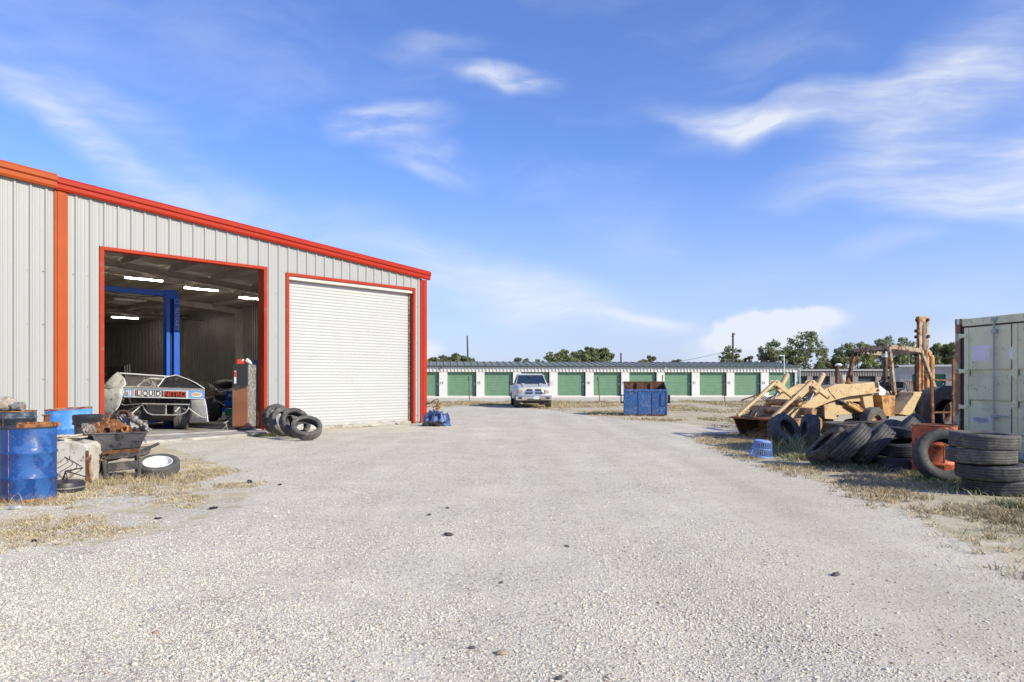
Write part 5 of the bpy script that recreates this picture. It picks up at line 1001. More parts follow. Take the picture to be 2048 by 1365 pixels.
T(1590,1566,1610,700,735,99,0,'dark bush under the tallest airy tree',1.0,14,.2,14); T(1664,1630,1700,702,745,104,1,'round pale tree beside the loader hood',1.0,24,.2,15); T(1708,1664,1754,680,748,105,1,'broad green tree behind the cab frame on its left',1.2,36,.2,16)
T(1786,1732,1842,670,748,106,2,'broad tall green tree seen through the cab frame',1.1,50,.22,17); T(1640,1600,1700,728,752,112,0,'low dark tree line behind the tan storage building',1.6,40,.22,18); T(1770,1700,1850,726,752,113,0,'low dark hedge of trees behind the cab frame',1.6,50,.22,19)
T(1892,1856,1925,680,742,80,1,'green tree between the boom and the container',1.3,36,.22,20); T(1975,1925,2040,690,742,80,0,'tree hidden mostly by the pale container',1.0,24,.22,21)
# ---------------------------------------------------------------- backhoe loader
LO = Vector((6.05, 17.45, 0)); la = Vector((.88, .475, 0)); lb = Vector((.475, -.88, 0))
ld = empty('backhoe_loader', LO, 0, 'faded yellow backhoe loader, bucket down and boom folded upright', 'backhoe loader')
def LP(x, y, b):
    """point of the machine's side plane at offset b that the photograph shows at x, y (machine frame)"""
    u = (x-CX)/F; X0 = LO.x+lb.x*b; Y0 = LO.y+lb.y*b; a = (Y0*u-X0)/(la.x-la.y*u); Yd = Y0+la.y*a
    return la*a + lb*b + Vector((0,0,E-(y-H)/F*Yd))
def Q(a, b, z): return la*a + lb*b + Vector((0,0,z))
m_y = mat('faded_loader_yellow', (.56,.415,.235), .6, var=.1, vscale=3, spots=(.44,.26,.12), samt=.16, sscale=4, wear2=(.33,.14,.06), w2amt=.17, w2scale=14, bump=.001, bscale=15)
m_yo = mat('orange_loader_paint', (.52,.29,.10), .55, var=.15, vscale=4, spots=(.25,.10,.05), samt=.28, sscale=6)
m_yr = mat('rusty_loader_plate', (.44,.25,.12), .75, var=.25, vscale=3, spots=(.20,.09,.05), samt=.4, sscale=5, wear2=(.52,.36,.18), w2amt=.35, w2scale=6)
m_cyl = mat('oily_steel_rod', (.5,.5,.48), .25, .8)
def slab(pts, b, t, name, m_, bev=.006, parent=None):
    mb = MB(); mb.prism([LP(x, y, b) for x, y in pts], -lb*t); return mb.build(name, m_, parent or ld, bevel=bev)
for b, sx in ((.58, 0), (-.50, 1)):
    t = .09
    def sh(pts, dx=0, dy=0): return [(x+dx, y+dy) for x, y in pts]
    near = b > 0
    arm = [(1599,829),(1604,812),(1626,797),(1652,779),(1672,769),(1690,768),(1757,777),(1761,781),(1758,786),(1700,793),(1682,797),(1660,804),(1617,822),(1606,832)]
    if near:
        pl_ = [LP(x, y, b) for x, y in arm]
    else: pl_ = [LP(x, y, .58) - lb*1.08 for x, y in arm]
    def S2(x, y): return LP(x, y, .58) - (lb*1.08 if not near else Vector((0,0,0)))
    mb = MB(); mb.prism(pl_, -lb*t); mb.build('lift_arm', m_y, ld, bevel=.008)
    if near: mb = MB(); mb.tube([S2(1656.5,778)+lb*.006, S2(1658,783)+lb*.006, S2(1671,798)+lb*.006], .008, 4); mb.build('weld_seam', m_rustd, ld)
    # bucket links
    mb = MB(); mb.bar(S2(1545,836), S2(1622,764), .07, .075, lb); mb.build('tilt_link', m_y, ld, bevel=.006)
    for o_ in (.03, -.11): mb = MB(); mb.prism([S2(x, y)+lb*o_ for x, y in ((1618,765),(1622,760.5),(1627,761),(1659,792),(1660,797),(1655,798),(1620,770))], -lb*.025); mb.build('bell_crank', m_y, ld, bevel=.004)
    mb = MB(); mb.cyl(S2(1630,786)-lb*.04, S2(1648,751)-lb*.04, .068, 14); mb.ball(S2(1648,751)-lb*.04, .068, 12); mb.build('tilt_cylinder', m_y, ld, smooth=True)
    mb = MB(); mb.cyl(S2(1617,812)-lb*.04, S2(1630,786)-lb*.04, .03, 10); mb.build('piston_rod', m_cyl, ld, smooth=True)
    mb = MB(); mb.cyl(S2(1654,747)-lb*.04+Vector((-.05,0,.0)), S2(1637,775)-lb*.04+Vector((-.07,0,0)), .014, 6); mb.build('oil_pipe', m_y, ld)
    for q in ((1623,765),(1656,794),(1607,822),(1755,781)): mb = MB(); mb.cyl(S2(*q)+lb*.04, S2(*q)-lb*.13, .028, 10); mb.build('pin', m_rust, ld)
    for k in range(3):
        mb = MB(); c = S2(1612,800); mb.tube([S2(1628+k,783), S2(1618-3*k,793+2*k)+lb*.05, S2(1606-2*k,799+3*k)+lb*.02*k, S2(1597,793+4*k), S2(1590-k*2,788+2*k)], .012, 5); mb.build('oil_hose', m_black, ld, smooth=True)
    # lift cylinder
    mb = MB(); mb.cyl(S2(1684,797)-lb*.15, S2(1707,810)-lb*.15, .028, 10); mb.build('piston_rod', m_cyl, ld, smooth=True)
    mb = MB(); mb.cyl(S2(1704,808)-lb*.15, S2(1752,837)-lb*.15, .062, 14); mb.build('lift_cylinder', m_yo, ld, smooth=True)
    mb = MB(); mb.cyl(S2(1711,803.5)-lb*.15, S2(1757,833)-lb*.15, .014, 6); mb.build('oil_pipe', m_yo, ld)
    # uprights
    mb = MB(); mb.prism([S2(x,y)-lb*.2 for x, y in ((1662,800),(1684,798),(1688,840),(1664,839))], -lb*.04); mb.build('front_plate', m_y, ld, bevel=.008)
    mb = MB(); mb.prism([S2(x,y)-lb*.12 for x, y in ((1733,790),(1742,783),(1753,784),(1759,838),(1747,838),(1738,812))], -lb*.14); mb.build('loader_tower', m_y, ld, bevel=.008)
mb = MB(); mb.cyl(LP(1607,807,.58)-lb*.1, LP(1607,807,.58)-lb*1.08, .085, 16); mb.build('cross_tube', m_yr, ld, smooth=True)
# bucket
bk_w = 1.90
prof = [(.0,.50),(.03,.475),(.50,.56),(.80,.60),(.98,.52),(1.02,.38),(.92,.22),(.62,.10),(.32,.02),(.30,.0)]
inner = [(.33,.03),(.62,.14),(.88,.25),(.97,.38),(.94,.49),(.79,.565),(.50,.53),(.03,.465)]
mb = MB(); poly = prof + inner
mb.prism([Q(a, bk_w/2-.08, z) for a, z in poly], -lb*bk_w); bk = mb.build('bucket', m_yr, ld)
for sgn in (1, -1):
    mb = MB(); mb.prism([Q(a, sgn*bk_w/2+.004*sgn-.08, z) for a, z in ((.05,.49),(.50,.565),(.80,.605),(.98,.525),(1.02,.38),(.92,.22),(.62,.10),(.32,.02),(.20,.2))], -lb*sgn*.02); mb.build('side_plate', m_rustd if sgn < 0 else m_yr, bk)
mb = MB(); mb.prism([Q(-.06,bk_w/2-.06,.508),Q(.16,bk_w/2-.06,.535),Q(.16,bk_w/2-.06,.50),Q(-.06,bk_w/2-.06,.475)], -lb*(bk_w+.04)); mb.build('cutting_edge', m_rust, bk)
for b in (.58, .44, -.50, -.64): mb = MB(); mb.prism([Q(a, b, z) for a, z in ((.25,.53),(.85,.60),(.80,.76),(.62,.80),(.30,.62))], -lb*.03); mb.build('bucket_bracket', m_y, bk, bevel=.006)
mb = MB(); mb.cyl(Q(.62,-.95,.70), Q(.62,.95,.70), .09, 16); mb.build('bucket_tube', m_yr, bk, smooth=True)
mb = MB(); mb.cyl(Q(.30,-.7,.56), Q(.34,-.7,.63), .05, 8); mb.cyl(Q(.32,.1,.56), Q(.36,.1,.62), .05, 8); mb.build('stud', m_rustd, bk)
# chassis, bonnet, grille
fz = .95
ga, gb = LP(1628,800,.30), LP(1750,800,.30)
aF = 1.95; aR = 3.75
mb = MB(); mb.prism([Q(aF,.36,.55),Q(aR+1.9,.36,.62),Q(aR+1.9,.36,.85),Q(aF,.36,.80)], -lb*.72); mb.build('chassis', m_y, ld, bevel=.01)
mb = MB(); mb.prism([Q(aF,.33,.50),Q(aF+.35,.33,.50),Q(aF+.35,.33,1.12),Q(aF,.33,1.08)], -lb*.66); gr_ = mb.build('radiator_shell', m_dark, ld, bevel=.02)
for k in range(9): mb = MB(); mb.bx((0,0,0),(0,0,0)); mb = MB(); mb.prism([Q(aF-.012,.30,.55+k*.06),Q(aF-.004,.30,.55+k*.06),Q(aF-.004,.30,.575+k*.06),Q(aF-.012,.30,.575+k*.06)], -lb*.60); mb.prism([Q(aF+.02,.338,.55+k*.06),Q(aF+.33,.338,.55+k*.06),Q(aF+.33,.338,.575+k*.06),Q(aF+.02,.338,.575+k*.06)], -lb*.006); mb.build('louvre', m_greyst, gr_)
mb = MB(); mb.prism([Q(aF+.1,.30,1.10),Q(aF+.4,.30,1.30),Q(aR+.2,.30,1.40),Q(aR+.2,.30,1.10),Q(aF+.36,.30,1.02)], -lb*.60); mb.build('bonnet', m_y, ld, bevel=.03)
mb = MB(); mb.prism([LP(x,y,.40) for x,y in ((1684,797),(1736,790),(1736,803),(1690,804))], -lb*.05); mb.build('side_beam', m_y, ld, bevel=.006)
mb = MB(); rr = random.Random(31)
for k in range(26): mb.ball(Q(rr.uniform(2.6,3.7), rr.uniform(-.2,.22), rr.uniform(.62,1.05)), rr.uniform(.04,.12), 7, (1.2,.8,1), Matrix.Rotation(rr.random()*3,3,'Y'))
for k in range(8): mb.tube([Q(2.5+rr.random(), .25, .65+rr.random()*.3), Q(2.8+rr.random()*.6, .3, .75+rr.random()*.2), Q(3.2+rr.random()*.6, .25, .65+rr.random()*.3)], .018, 5)
mb.build('engine', m_greyst, ld, smooth=True)
mb = MB(); c = LP(1683,772,.0); mb.cyl(c-Vector((0,0,.06)), LP(1683,750,.0), .105, 18); mb.build('air_cleaner', mat('chalky_white_metal', (.46,.45,.42), .7, var=.2, vscale=8, spots=(.3,.22,.15), samt=.3, sscale=9), ld, smooth=40)
mb = MB(); mb.cyl(LP(1675.5,752,.05), LP(1675.5,733,.05), .035, 10); mb.cyl(LP(1674,766,.05), LP(1674,738,.05), .05, 10); mb.build('exhaust_pipe', m_rustd, ld, smooth=True)
mb = MB(); mb.ball(LP(1677,730.5,.05), .075, 10, (1.3,1,.6)); mb.build('rain_cap', m_whiteplain, ld, smooth=True)
mb = MB(); mb.lathe([(0,0),(.10,0),(.11,.08),(.05,.16),(.05,.22),(0,.22)], 12, None, LP(1695,773,.1)); mb.build('filler_cap', m_rust, ld, smooth=True)
# wheels
for b in (.78, -.78): wheel_part(ld, Q(3.0, b, .36), lb, .40, .26, m_rubber2, m_yr, rimr=.5, lugs=0)
def agtyre(c, R_, w):
    o = wheel_part(ld, c, lb, R_, w, m_rubber2, m_rustd, rimr=.52, seg=48)
    return o
for b in (.95, -.95): agtyre(Q(5.35, b, .62), .64, .42)
# operator station
bn_ = .62
mb = MB(); mb.prism([LP(x,y,bn_) for x,y in ((1763,791),(1791,791),(1788,829),(1768,829))], -lb*.05); mb.prism([LP(1763,791,bn_)-lb*.05, LP(1763,791,bn_)-lb*.35, LP(1768,829,bn_)-lb*.35, LP(1768,829,bn_)-lb*.05], la*.03); mb.build('step_panel', m_yo, ld, bevel=.006)
mb = MB(); mb.prism([LP(1768,829,bn_+.1), LP(1819,829.5,bn_+.1), LP(1819,833,bn_+.1), LP(1768,832,bn_+.1)], -lb*.4); mb.build('step', m_yo, ld)
mb = MB(); mb.prism([LP(x,y,bn_+.22) for x,y in ((1827,791),(1842,790),(1845,794),(1821,832),(1799,829))], -lb*.38); mb.build('fender', m_y, ld, bevel=.01)
mb = MB(); mb.prism([LP(x,y,bn_+.2) for x,y in ((1827,785),(1842,784),(1880,790),(1880,797),(1842,792),(1827,791))], -lb*.42); mb.build('fender_top', m_y, ld, bevel=.01)
mb = MB(); mb.prism([LP(x,y,.1) for x,y in ((1809,787),(1830,784),(1826,808),(1810,805))], -lb*.3); mb.build('rear_console', m_rustd, ld)
mb = MB(); mb.plate([LP(1756,768,.30),LP(1773,782,.30),LP(1771,790,.30),LP(1757,792,.30)], .3); mb.build('dash_panel', m_whiteplain, ld, bevel=.01)
mb = MB(); c = LP(1768,766,.05); Rw = axis_rot(Vector((-.6,-.25,.75))); mb.tube([c+Rw@Vector((.20*math.cos(a), .20*math.sin(a), 0)) for a in np.linspace(0,2*math.pi,25)[:-1]], .016, 6, True); mb.cyl(c, c-Rw@Vector((0,0,.4)), .02, 8); mb.bar(c+Rw@Vector((-.2,0,0)), c+Rw@Vector((.2,0,0)), .02, .012); mb.build('steering_wheel', m_black, ld, smooth=True)
mb = MB(); mb.prism([LP(1789,782,.25),LP(1808,781,.25),LP(1809,776,.25),LP(1790,777,.25)], -lb*.45); mb.prism([LP(1806,779,.25),LP(1811,779,.25),LP(1812,764,.25),LP(1808,764,.25)], -lb*.45); mb.prism([LP(1788,776,.25),LP(1791,776,.25),LP(1790,764,.25),LP(1787,765,.25)], -lb*.45); mb.build('seat', m_black, ld, bevel=.02)
mb = MB(); mb.cyl(LP(1799,790,.05)-Vector((0,0,.45)), LP(1799,782,.05), .10, 10); mb.build('seat_post', m_greyst, ld)
for k in range(5): mb = MB(); mb.cyl(LP(1815+k*3.4,784,.1-.06*k), LP(1810.5+k*4.2,762+k*.8,.1-.06*k), .013, 6); mb.ball(LP(1810.5+k*4.2,762+k*.8,.1-.06*k), .022, 8); mb.build('control_lever', m_yr, ld)
# roll frame
m_rops = mat('rusty_frame_paint', (.40,.29,.19), .7, var=.25, vscale=4, spots=(.16,.08,.05), samt=.35, sscale=8, wear2=(.40,.38,.34), w2amt=.25, w2scale=9)
nf, nr, ff = LP(1778,694,.62), LP(1842,702,.62), LP(1709,702,-.62)
zt_ = nf.z
def flat(v, z): v = v.copy(); v.z = z; return v
fr_ = ff; nr_ = nr; rr_ = LP(1770,706,-.62)
A1, A2 = nf, nr; A3 = ff; A4 = A3 + (A2-A1)
for p_, q_ in ((A1,A2),(A1,A3),(A3,A4),(A2,A4)): mb = MB(); mb.bar(p_, q_, .09, .11); mb.build('roof_rail', m_rops, ld, bevel=.008)
mb = MB(); mb.prism([A1+Vector((0,0,.02)), A2+Vector((0,0,.02)), A4+Vector((0,0,.02)), A3+Vector((0,0,.02))], (0,0,.02)); mb.build('roof_remnant', m_rustd, ld) if False else None
mb = MB()
for k in range(10):
    p_ = A1.lerp(A3, k/10+.02); mb.prism([p_, A1.lerp(A3, k/10+.1), A1.lerp(A3, k/10+.09)-Vector((0,0,.12+.05*math.sin(k*2.3))), p_-Vector((0,0,.10+.06*math.sin(k*1.7)))], la*.03)
mb.build('torn_lining', m_black, ld)
def legbar(top, bx_, by_, bb, m_, w_=.085): 
    mb = MB(); mb.bar(top, LP(bx_, by_, bb), w_, w_*1.1, la); mb.build('roll_post', m_, ld, bevel=.008)
legbar(A1, 1789, 790, .62, m_rops); legbar(A2, 1874, 790, .62, m_rops); legbar(A3, 1696, 768, -.62, m_rustd); 
mb = MB(); mb.bar(A4, Q(5.5,-.62,1.0), .085, .09, la); mb.build('roll_post', m_rustd, ld)
mb = MB(); mb.cyl(LP(1769,709,.0), LP(1769,715,.0), .075, 12); mb.ball(LP(1769,707,.0), .08, 10, (1,1,.8)); mb.build('work_lamp', m_lampb, ld, smooth=True)
mb = MB(); mb.cyl(LP(1769,715,.0), LP(1770,768,.0), .035, 8); mb.build('lamp_post', m_black, ld)
mb = MB(); mb.ball(LP(1832,706.5,.4), .09, 12, (1,1,1)); mb.build('work_lamp', m_black, ld, smooth=True)
# backhoe: boom and dipper folded upright
bb = .05
mb = MB(); 
def up(x0, x1, y0, y1, b, d, m_, nm, bev=.01):
    mb = MB(); mb.prism([LP(x0[0],y0,b),LP(x1[0],y0,b),LP(x1[1],y1,b),LP(x0[1],y1,b)], -lb*d); return mb.build(nm, m_, ld, bevel=bev)
up((1839,1838),(1845,1845),635,790,bb,.09,m_yr,'boom_plate'); up((1853,1852),(1858,1857),635,790,bb,.09,m_yr,'boom_plate')
up((1845,1845),(1853,1853),650,700,bb-.12,.05,m_dark,'boom_web'); up((1839,1839),(1858,1858),633,645,bb+.0,.12,m_yr,'boom_head',.02)
up((1836,1835),(1841,1841),700,786,bb-.05,.10,m_rustd,'dipper'); up((1846,1846),(1858,1858),710,790,bb+.04,.14,m_yo,'dipper_plate')
mb = MB(); mb.cyl(LP(1848.5,645,bb), LP(1849,715,bb), .030, 12); mb.build('piston_rod', m_cyl, ld, smooth=True)
mb = MB(); mb.cyl(LP(1852,700,bb+.05), LP(1853,790,bb+.05), .075, 14); mb.build('boom_cylinder', m_yo, ld, smooth=True)
mb = MB(); mb.cyl(LP(1862,716,bb+.1), LP(1863,790,bb+.1), .085, 14); mb.ball(LP(1862,716,bb+.1), .085, 12); mb.cyl(LP(1858,708,bb+.1)-lb*.1, LP(1858,708,bb+.1)+lb*.05, .07, 10); mb.build('boom_cylinder', m_yo, ld, smooth=True)
for q in ((1837,662),(1837,674),(1859,673),(1839,640),(1858,640)): mb = MB(); mb.cyl(LP(*q,bb+.05), LP(*q,bb+.05)-lb*.1, .045, 8); mb.build('pin', m_rustd, ld)
mb = MB(); mb.tube([LP(1836.5,640,bb+.02), LP(1836.8,672,bb+.03), LP(1838,690,bb+.03), LP(1836,720,bb)], .013, 6); mb.build('oil_hose', m_black, ld)
mb = MB(); mb.prism([Q(6.15,1.05,.60),Q(6.35,1.05,.60),Q(6.35,1.05,1.02),Q(6.15,1.05,1.02)], -lb*2.1); mb.build('stabiliser_frame', m_rustd, ld)
for s_ in (1,-1): mb = MB(); mb.bar(Q(6.3, s_*1.0, .95), Q(6.35, s_*1.25, .12), .12, .14, la); mb.box(Q(6.35, s_*1.3, .05), (.3,.35,.08)); mb.build('stabiliser_leg', m_yr, ld)
# ---------------------------------------------------------------- shipping container
m_ct = mat('pale_green_container', (.80,.78,.50), .6, var=.06, vscale=1.2, spots=(.70,.67,.43), samt=.2, sscale=2.2, wear2=(.20,.12,.08), w2amt=.07, w2scale=16)
m_ctr = mat('rusty_container_post', (.26,.14,.08), .75, var=.35, vscale=4, spots=(.5,.48,.38), samt=.3, sscale=5, streak=True)
cdv = Vector((-.2, .98, 0)).normalized(); CYF = 13.8; CF = Vector((P(1910,762,CYF).x, CYF, .0)); near = CF - cdv*2.44
cang = math.atan2(-cdv.y, -cdv.x)      # local x runs from the far edge to the near edge, -y ... outward towards the viewer's left
ct = empty('shipping_container', CF, cang, 'pale green shipping container with rusty corner posts and its left door leaf in shade', 'shipping container')
# local frame: x towards the camera along the doors, y = into the container
yin = Matrix.Rotation(cang, 3, 'Z').inverted() @ Vector((cdv.y, -cdv.x, 0))
sg = 1 if yin.y > 0 else -1
def cb(x0, y0, z0, x1, y1, z1, nm, m_, bev=.006, par=None):
    mb = MB(); mb.bx((x0, sg*y0, z0), (x1, sg*y1, z1)); return mb.build(nm, m_, par or ct, bevel=bev)
cb(0,0,.08,.11,.16,2.5,'corner_post',m_ctr); cb(2.33,0,.08,2.44,.16,2.5,'corner_post',m_ctr)
for x in (-.004, 2.27): 
    for z in (0, 2.475): cb(x,-.006,z,x+.174,.168,z+.115,'corner_casting',m_ctr,.012)
mb = MB(); mb.lathe([(0,0),(.030,0),(.030,.012)], 14, Matrix.Rotation(D(90),3,'X') @ Matrix.Diagonal((1,1.9,1)), (.085, sg*-.002, 2.535)); mb.build('casting_hole', m_whiteplain, ct)
cb(.171,.0,2.44,2.27,.16,2.575,'header',m_ct); cb(.171,.0,.05,2.27,.16,.16,'sill',m_ct)
cb(.18,.05,2.40,2.26,.06,2.44,'door_gap',m_dark,0)
def doorleaf(x0, x1, far):
    z0, z1 = .17, 2.41; levels = [z0, .33, .97, 1.06, 1.47, 1.56, 2.0, z1]
    root = None
    sec_ = [(.0,z0),(.0,.78),(.035,.82),(.035,.90),(.0,.94),(.0,1.36),(.035,1.40),(.035,1.48),(.0,1.52),(.0,z1)]
    sec_ = [(.0,z0),(.0,.37),(.03,.40),(.03,.46),(.0,.49),(.0,.93),(.035,.965),(.035,1.045),(.0,1.08),(.0,1.49),(.035,1.525),(.035,1.60),(.0,1.635),(.0,z1)]
    mb = MB(); n_ = len(sec_); vs = [(x0+.09, sg*(.035+y), z) for y, z in sec_] + [(x1-.02, sg*(.035+y), z) for y, z in sec_]
    mb.add(vs, [(i, i+1, n_+i+1, n_+i) for i in range(n_-1)]); root = mb.build('door', m_ct, ct, fix=False)
    cb(x0, .012, z0, x0+.09, .05, z1, 'door_edge', m_ct, .004, root); cb(x0+.09,.028,z1-.10,x1-.02,.04,z1,'door_edge',m_ct,.003,root)
    return root
ldr = doorleaf(.20, 1.21, True); rdr = doorleaf(1.23, 2.25, False)
cb(.115,.03,.17,.20,.05,2.41,'gasket',m_black,0,ldr)
for z in (2.26, 1.60, .93, .36): 
    mb = MB(); mb.box((.20, sg*.0, z), (.17,.035,.075)); mb.cyl((.115,0,z-.05), (.115,0,z+.05), .022, 10); mb.build('hinge', m_ct, ldr, bevel=.01)
barx = []
def facex(xpix):   # where on the door line a photo column falls
    u = (xpix-CX)/F; d = -cdv; return (CF.y*u-CF.x)/(d.x-d.y*u)
xb = facex(1990)
m_bar2 = mat('galvanised_bar', (.40,.42,.42), .5, .2, var=.1)
for xx, par in ((xb, ldr), (2.44-xb, rdr)):
    mb = MB(); mb.cyl((xx, sg*-.022, .12), (xx, sg*-.022, 2.53), .019, 12); mb.build('lock_rod', m_bar2, par, smooth=True)
    for z in (.14, .78, 2.30, 2.52): mb = MB(); mb.bx((xx-.05, sg*-.045, z-.035), (xx+.05, sg*.03, z+.035)); mb.build('rod_bracket', m_bar2, par, bevel=.006)
    mb = MB(); mb.bar((xx, sg*-.05, .78), (xx+.3, sg*-.05, .80), .04, .02); mb.build('rod_handle', m_bar2, par)
x_s0, x_s1 = facex(1940), facex(1977)
cb(x_s0,-.0035+.034,1.79,x_s1,.0345,2.07,'label_patch',mat('faded_label',(.80,.78,.80),.7,var=.06),0,ldr)
mb = MB(); mb.lathe([(0,0),(.10,0),(.10,.003)], 24, Matrix.Rotation(D(90),3,'X') @ Matrix.Diagonal((.75,1.15,1)), (facex(2022), sg*.033, 1.90)); mb.build('label_patch', mat('white_round_label',(.82,.84,.84),.6,var=.05), ldr)
mb = MB(); 
for q in np.linspace(0,1,9): mb.lathe([(0,0),(.055,0),(.055,.002)], 12, Matrix.Rotation(D(90),3,'X'), (facex(1944)+q*(facex(1976)-facex(1944)), sg*.032, .70+.014*math.sin(q*9)))
mb.build('label_patch', mat('scraped_label',(.82,.80,.82),.7,var=.08), ldr)
# corrugated long sides, roof and back
mb = MB()
for xs in (.02, 2.42):
    vs = []; k = 0; y = .16; pr = []
    while y < 6.0: pr += [(y,0),(y+.07,0),(y+.14,.036),(y+.21,.036)]; y += .28
    n_ = len(pr)
    for z in (.15, 2.5):
        for y, o_ in pr: vs.append((xs+(o_ if xs < 1 else -o_), sg*y, z))
    mb.add(vs, [(i, i+1, n_+i+1, n_+i) for i in range(n_-1)])
mb.build('side_wall', m_ct, ct)
mb = MB(); mb.bx((0,sg*.16,2.5),(2.44,sg*6.05,2.56)); mb.bx((0,sg*.16,.02),(2.44,sg*6.05,.17)); mb.bx((.01,sg*6.0,.1),(2.43,sg*6.05,2.55)); mb.bx((0,sg*.16,2.44),(.06,sg*6.05,2.52)); mb.bx((2.38,sg*.16,2.44),(2.44,sg*6.05,2.52)); mb.build('shell', m_ctr, ct)
# ---------------------------------------------------------------- tyres on the right
gs = 'four tyres stacked in front of the container'
Rs, Ws = .395, .196
zz = -.02
for i, (dx, lab, mm) in enumerate(((2.0,'bottom tyre of the four-tyre stack before the container',m_rubber3),(-.3,'second tyre from the bottom of the stack before the container',m_rubber3),(-2.2,'third tyre up of the stack before the container',m_rubber3),(-1.8,'top tyre of the four-tyre stack before the container',m_rubber3))):
    X = P(1983,762,9.32).x + (.10,-.02,-.12,-.09)[i]; tyre(0, 9.33+(.02,-.02,.02,0)[i], (.02*(i-1.5),(.0,-.02,.015,-.03)[i],1), Rs, Ws, m_rubber2 if i > 1 else m_rubber3, lab, gs, z=zz+Ws/2+i*Ws*.985, rim=.6) .location.x = X
tyre(1886, 10.15, (-.15,-.93,.32), .375, .22, m_rubber3, 'upright tyre leaning back against the orange drum', 'tyres strewn beside the container', rim=.6)
d4 = drum('oil_drum', (P(1869,762,10.95).x, 10.95, -.14), .30, .90, m_drumor, m_rustd, 'orange drum with a dark rusty rim standing before the container corner', None, rings=(.36,.68), mtop=m_rustd)
g3 = 'tyres strewn beside the container'
def lean(x, Yd, ang, yaw, R_, w, mm, lab, lugs=0, **k):
    a_ = D(ang); y_ = D(yaw); ax = Vector((-math.sin(a_)*math.cos(y_), -math.sin(a_)*math.sin(y_), math.cos(a_))); return tyre(x, Yd, ax, R_, w, mm, lab, g3, lugs, **k)
lean(1654, 12.2, 44, -12, .39, .23, m_rubber4, 'brown dusty tyre at the left end of the leaning row')
lean(1700, 11.9, 47, -24, .41, .27, m_rubber3, 'second leaning tyre, resting on the brown dusty one')
lean(1744, 11.85, 48, -24, .40, .27, m_rubber3, 'third leaning tyre of the row, scuffed black tread')
lean(1800, 12.9, 46, -26, .46, .26, m_rubber3, 'large black tyre leaning behind the low tyre pile', zoff=.06)
tyre(1797, 11.75, (.02,-.05,1), .40, .23, m_rubber3, 'bottom tyre of the low pile left of the orange drum', g3, z=.095); tyre(1799, 11.9, (-.10,-.10,1), .39, .23, m_rubber3, 'middle tilted tyre of the low pile left of the orange drum', g3, z=.335); tyre(1813, 12.15, (.08,-.02,1), .30, .17, m_rubber3, 'small top tyre of the low pile left of the orange drum', g3, z=.545)
g4 = 'chunky tyres in the weeds by the loader bucket'
tyre(1568, 15.5, (.40,-.78,.48), .36, .29, m_rubber2, 'knobbly off-road tyre tipped back against the loader bucket', g4, lugs=1, rim=.55); tyre(1619, 15.5, (-.93,.12,.10), .36, .27, m_rubber2, 'upright knobbly off-road tyre right of the one against the bucket', g4, lugs=1, rim=.55)
tyre(1686, 17.3, (.03,-.03,1), .46, .25, m_rubber2, 'wide flat-lying truck tyre in front of the loader chassis', g3, zoff=.02, z=.30); tyre(1680, 17.4, (.0,.03,1), .45, .22, m_rubber3, 'dark flat tyre under the wide truck tyre', g3, z=.09)
tyre(1733, 18.3, (-.06,-.03,1), .52, .24, m_rubber2, 'big flat tyre with a notched shoulder beside the loader step', g3, z=.33, lugs=1); tyre(1733, 18.4, (.0,.03,1), .5, .22, m_rubber3, 'dark flat tyre beneath the notched one', g3, z=.10)
tyre(1903, 16.2, (-.95,-.30,.08), .66, .36, m_rubber3, 'very large upright tyre behind the container corner post', g3, rim=.52)
tyre(1806, 15.6, (.25,-.6,.72), .50, .24, m_rubber2, 'pale worn tyre half sunk in weeds behind the leaning row', g3, zoff=-.22)
mb = MB(); mb.ball((0,0,0), .27, 16, (1.1,1,.75)); o = mb.build('concrete_lump', m_conc, loc=(P(1741,762,14.5).x, 14.5, .28), smooth=True); tag(o, 'pale rounded concrete lump behind the leaning tyres', 'rock'); mb = MB(); mb.cyl((0,0,-.4),(0,0,.05),.2,14); q = mb.build('lump_foot', m_conc, o)
# rusty frame standing on the orange drum
fr0 = P(1885,848,11.4); rf_ = empty('iron_stand', (fr0.x, fr0.y, .0), 0, 'rusty angle-iron stand rising from the orange drum to the container post', 'metal frame')
def FP(x, y, d=0): return P(x, y, 11.4+d) - Vector((fr0.x, fr0.y, 0))
for a, b_ in (((1863,757),(1866,851)), ((1907,718),(1907,888))): mb = MB(); mb.bar(FP(*a), FP(*b_), .035, .035, (0,1,0)); mb.build('upright', m_rust, rf_)
for a, b_ in (((1863,760),(1908,761)), ((1866,825),(1908,825)), ((1829,849),(1908,850))): mb = MB(); mb.bar(FP(*a), FP(*b_), .025, .025, (0,1,0)); mb.build('rail', m_rust, rf_)
mb = MB(); mb.cyl(FP(1907,888), FP(1907,888)+Vector((0,0,-FP(1907,888).z)), .02, 8); mb.build('foot', m_rust, rf_)
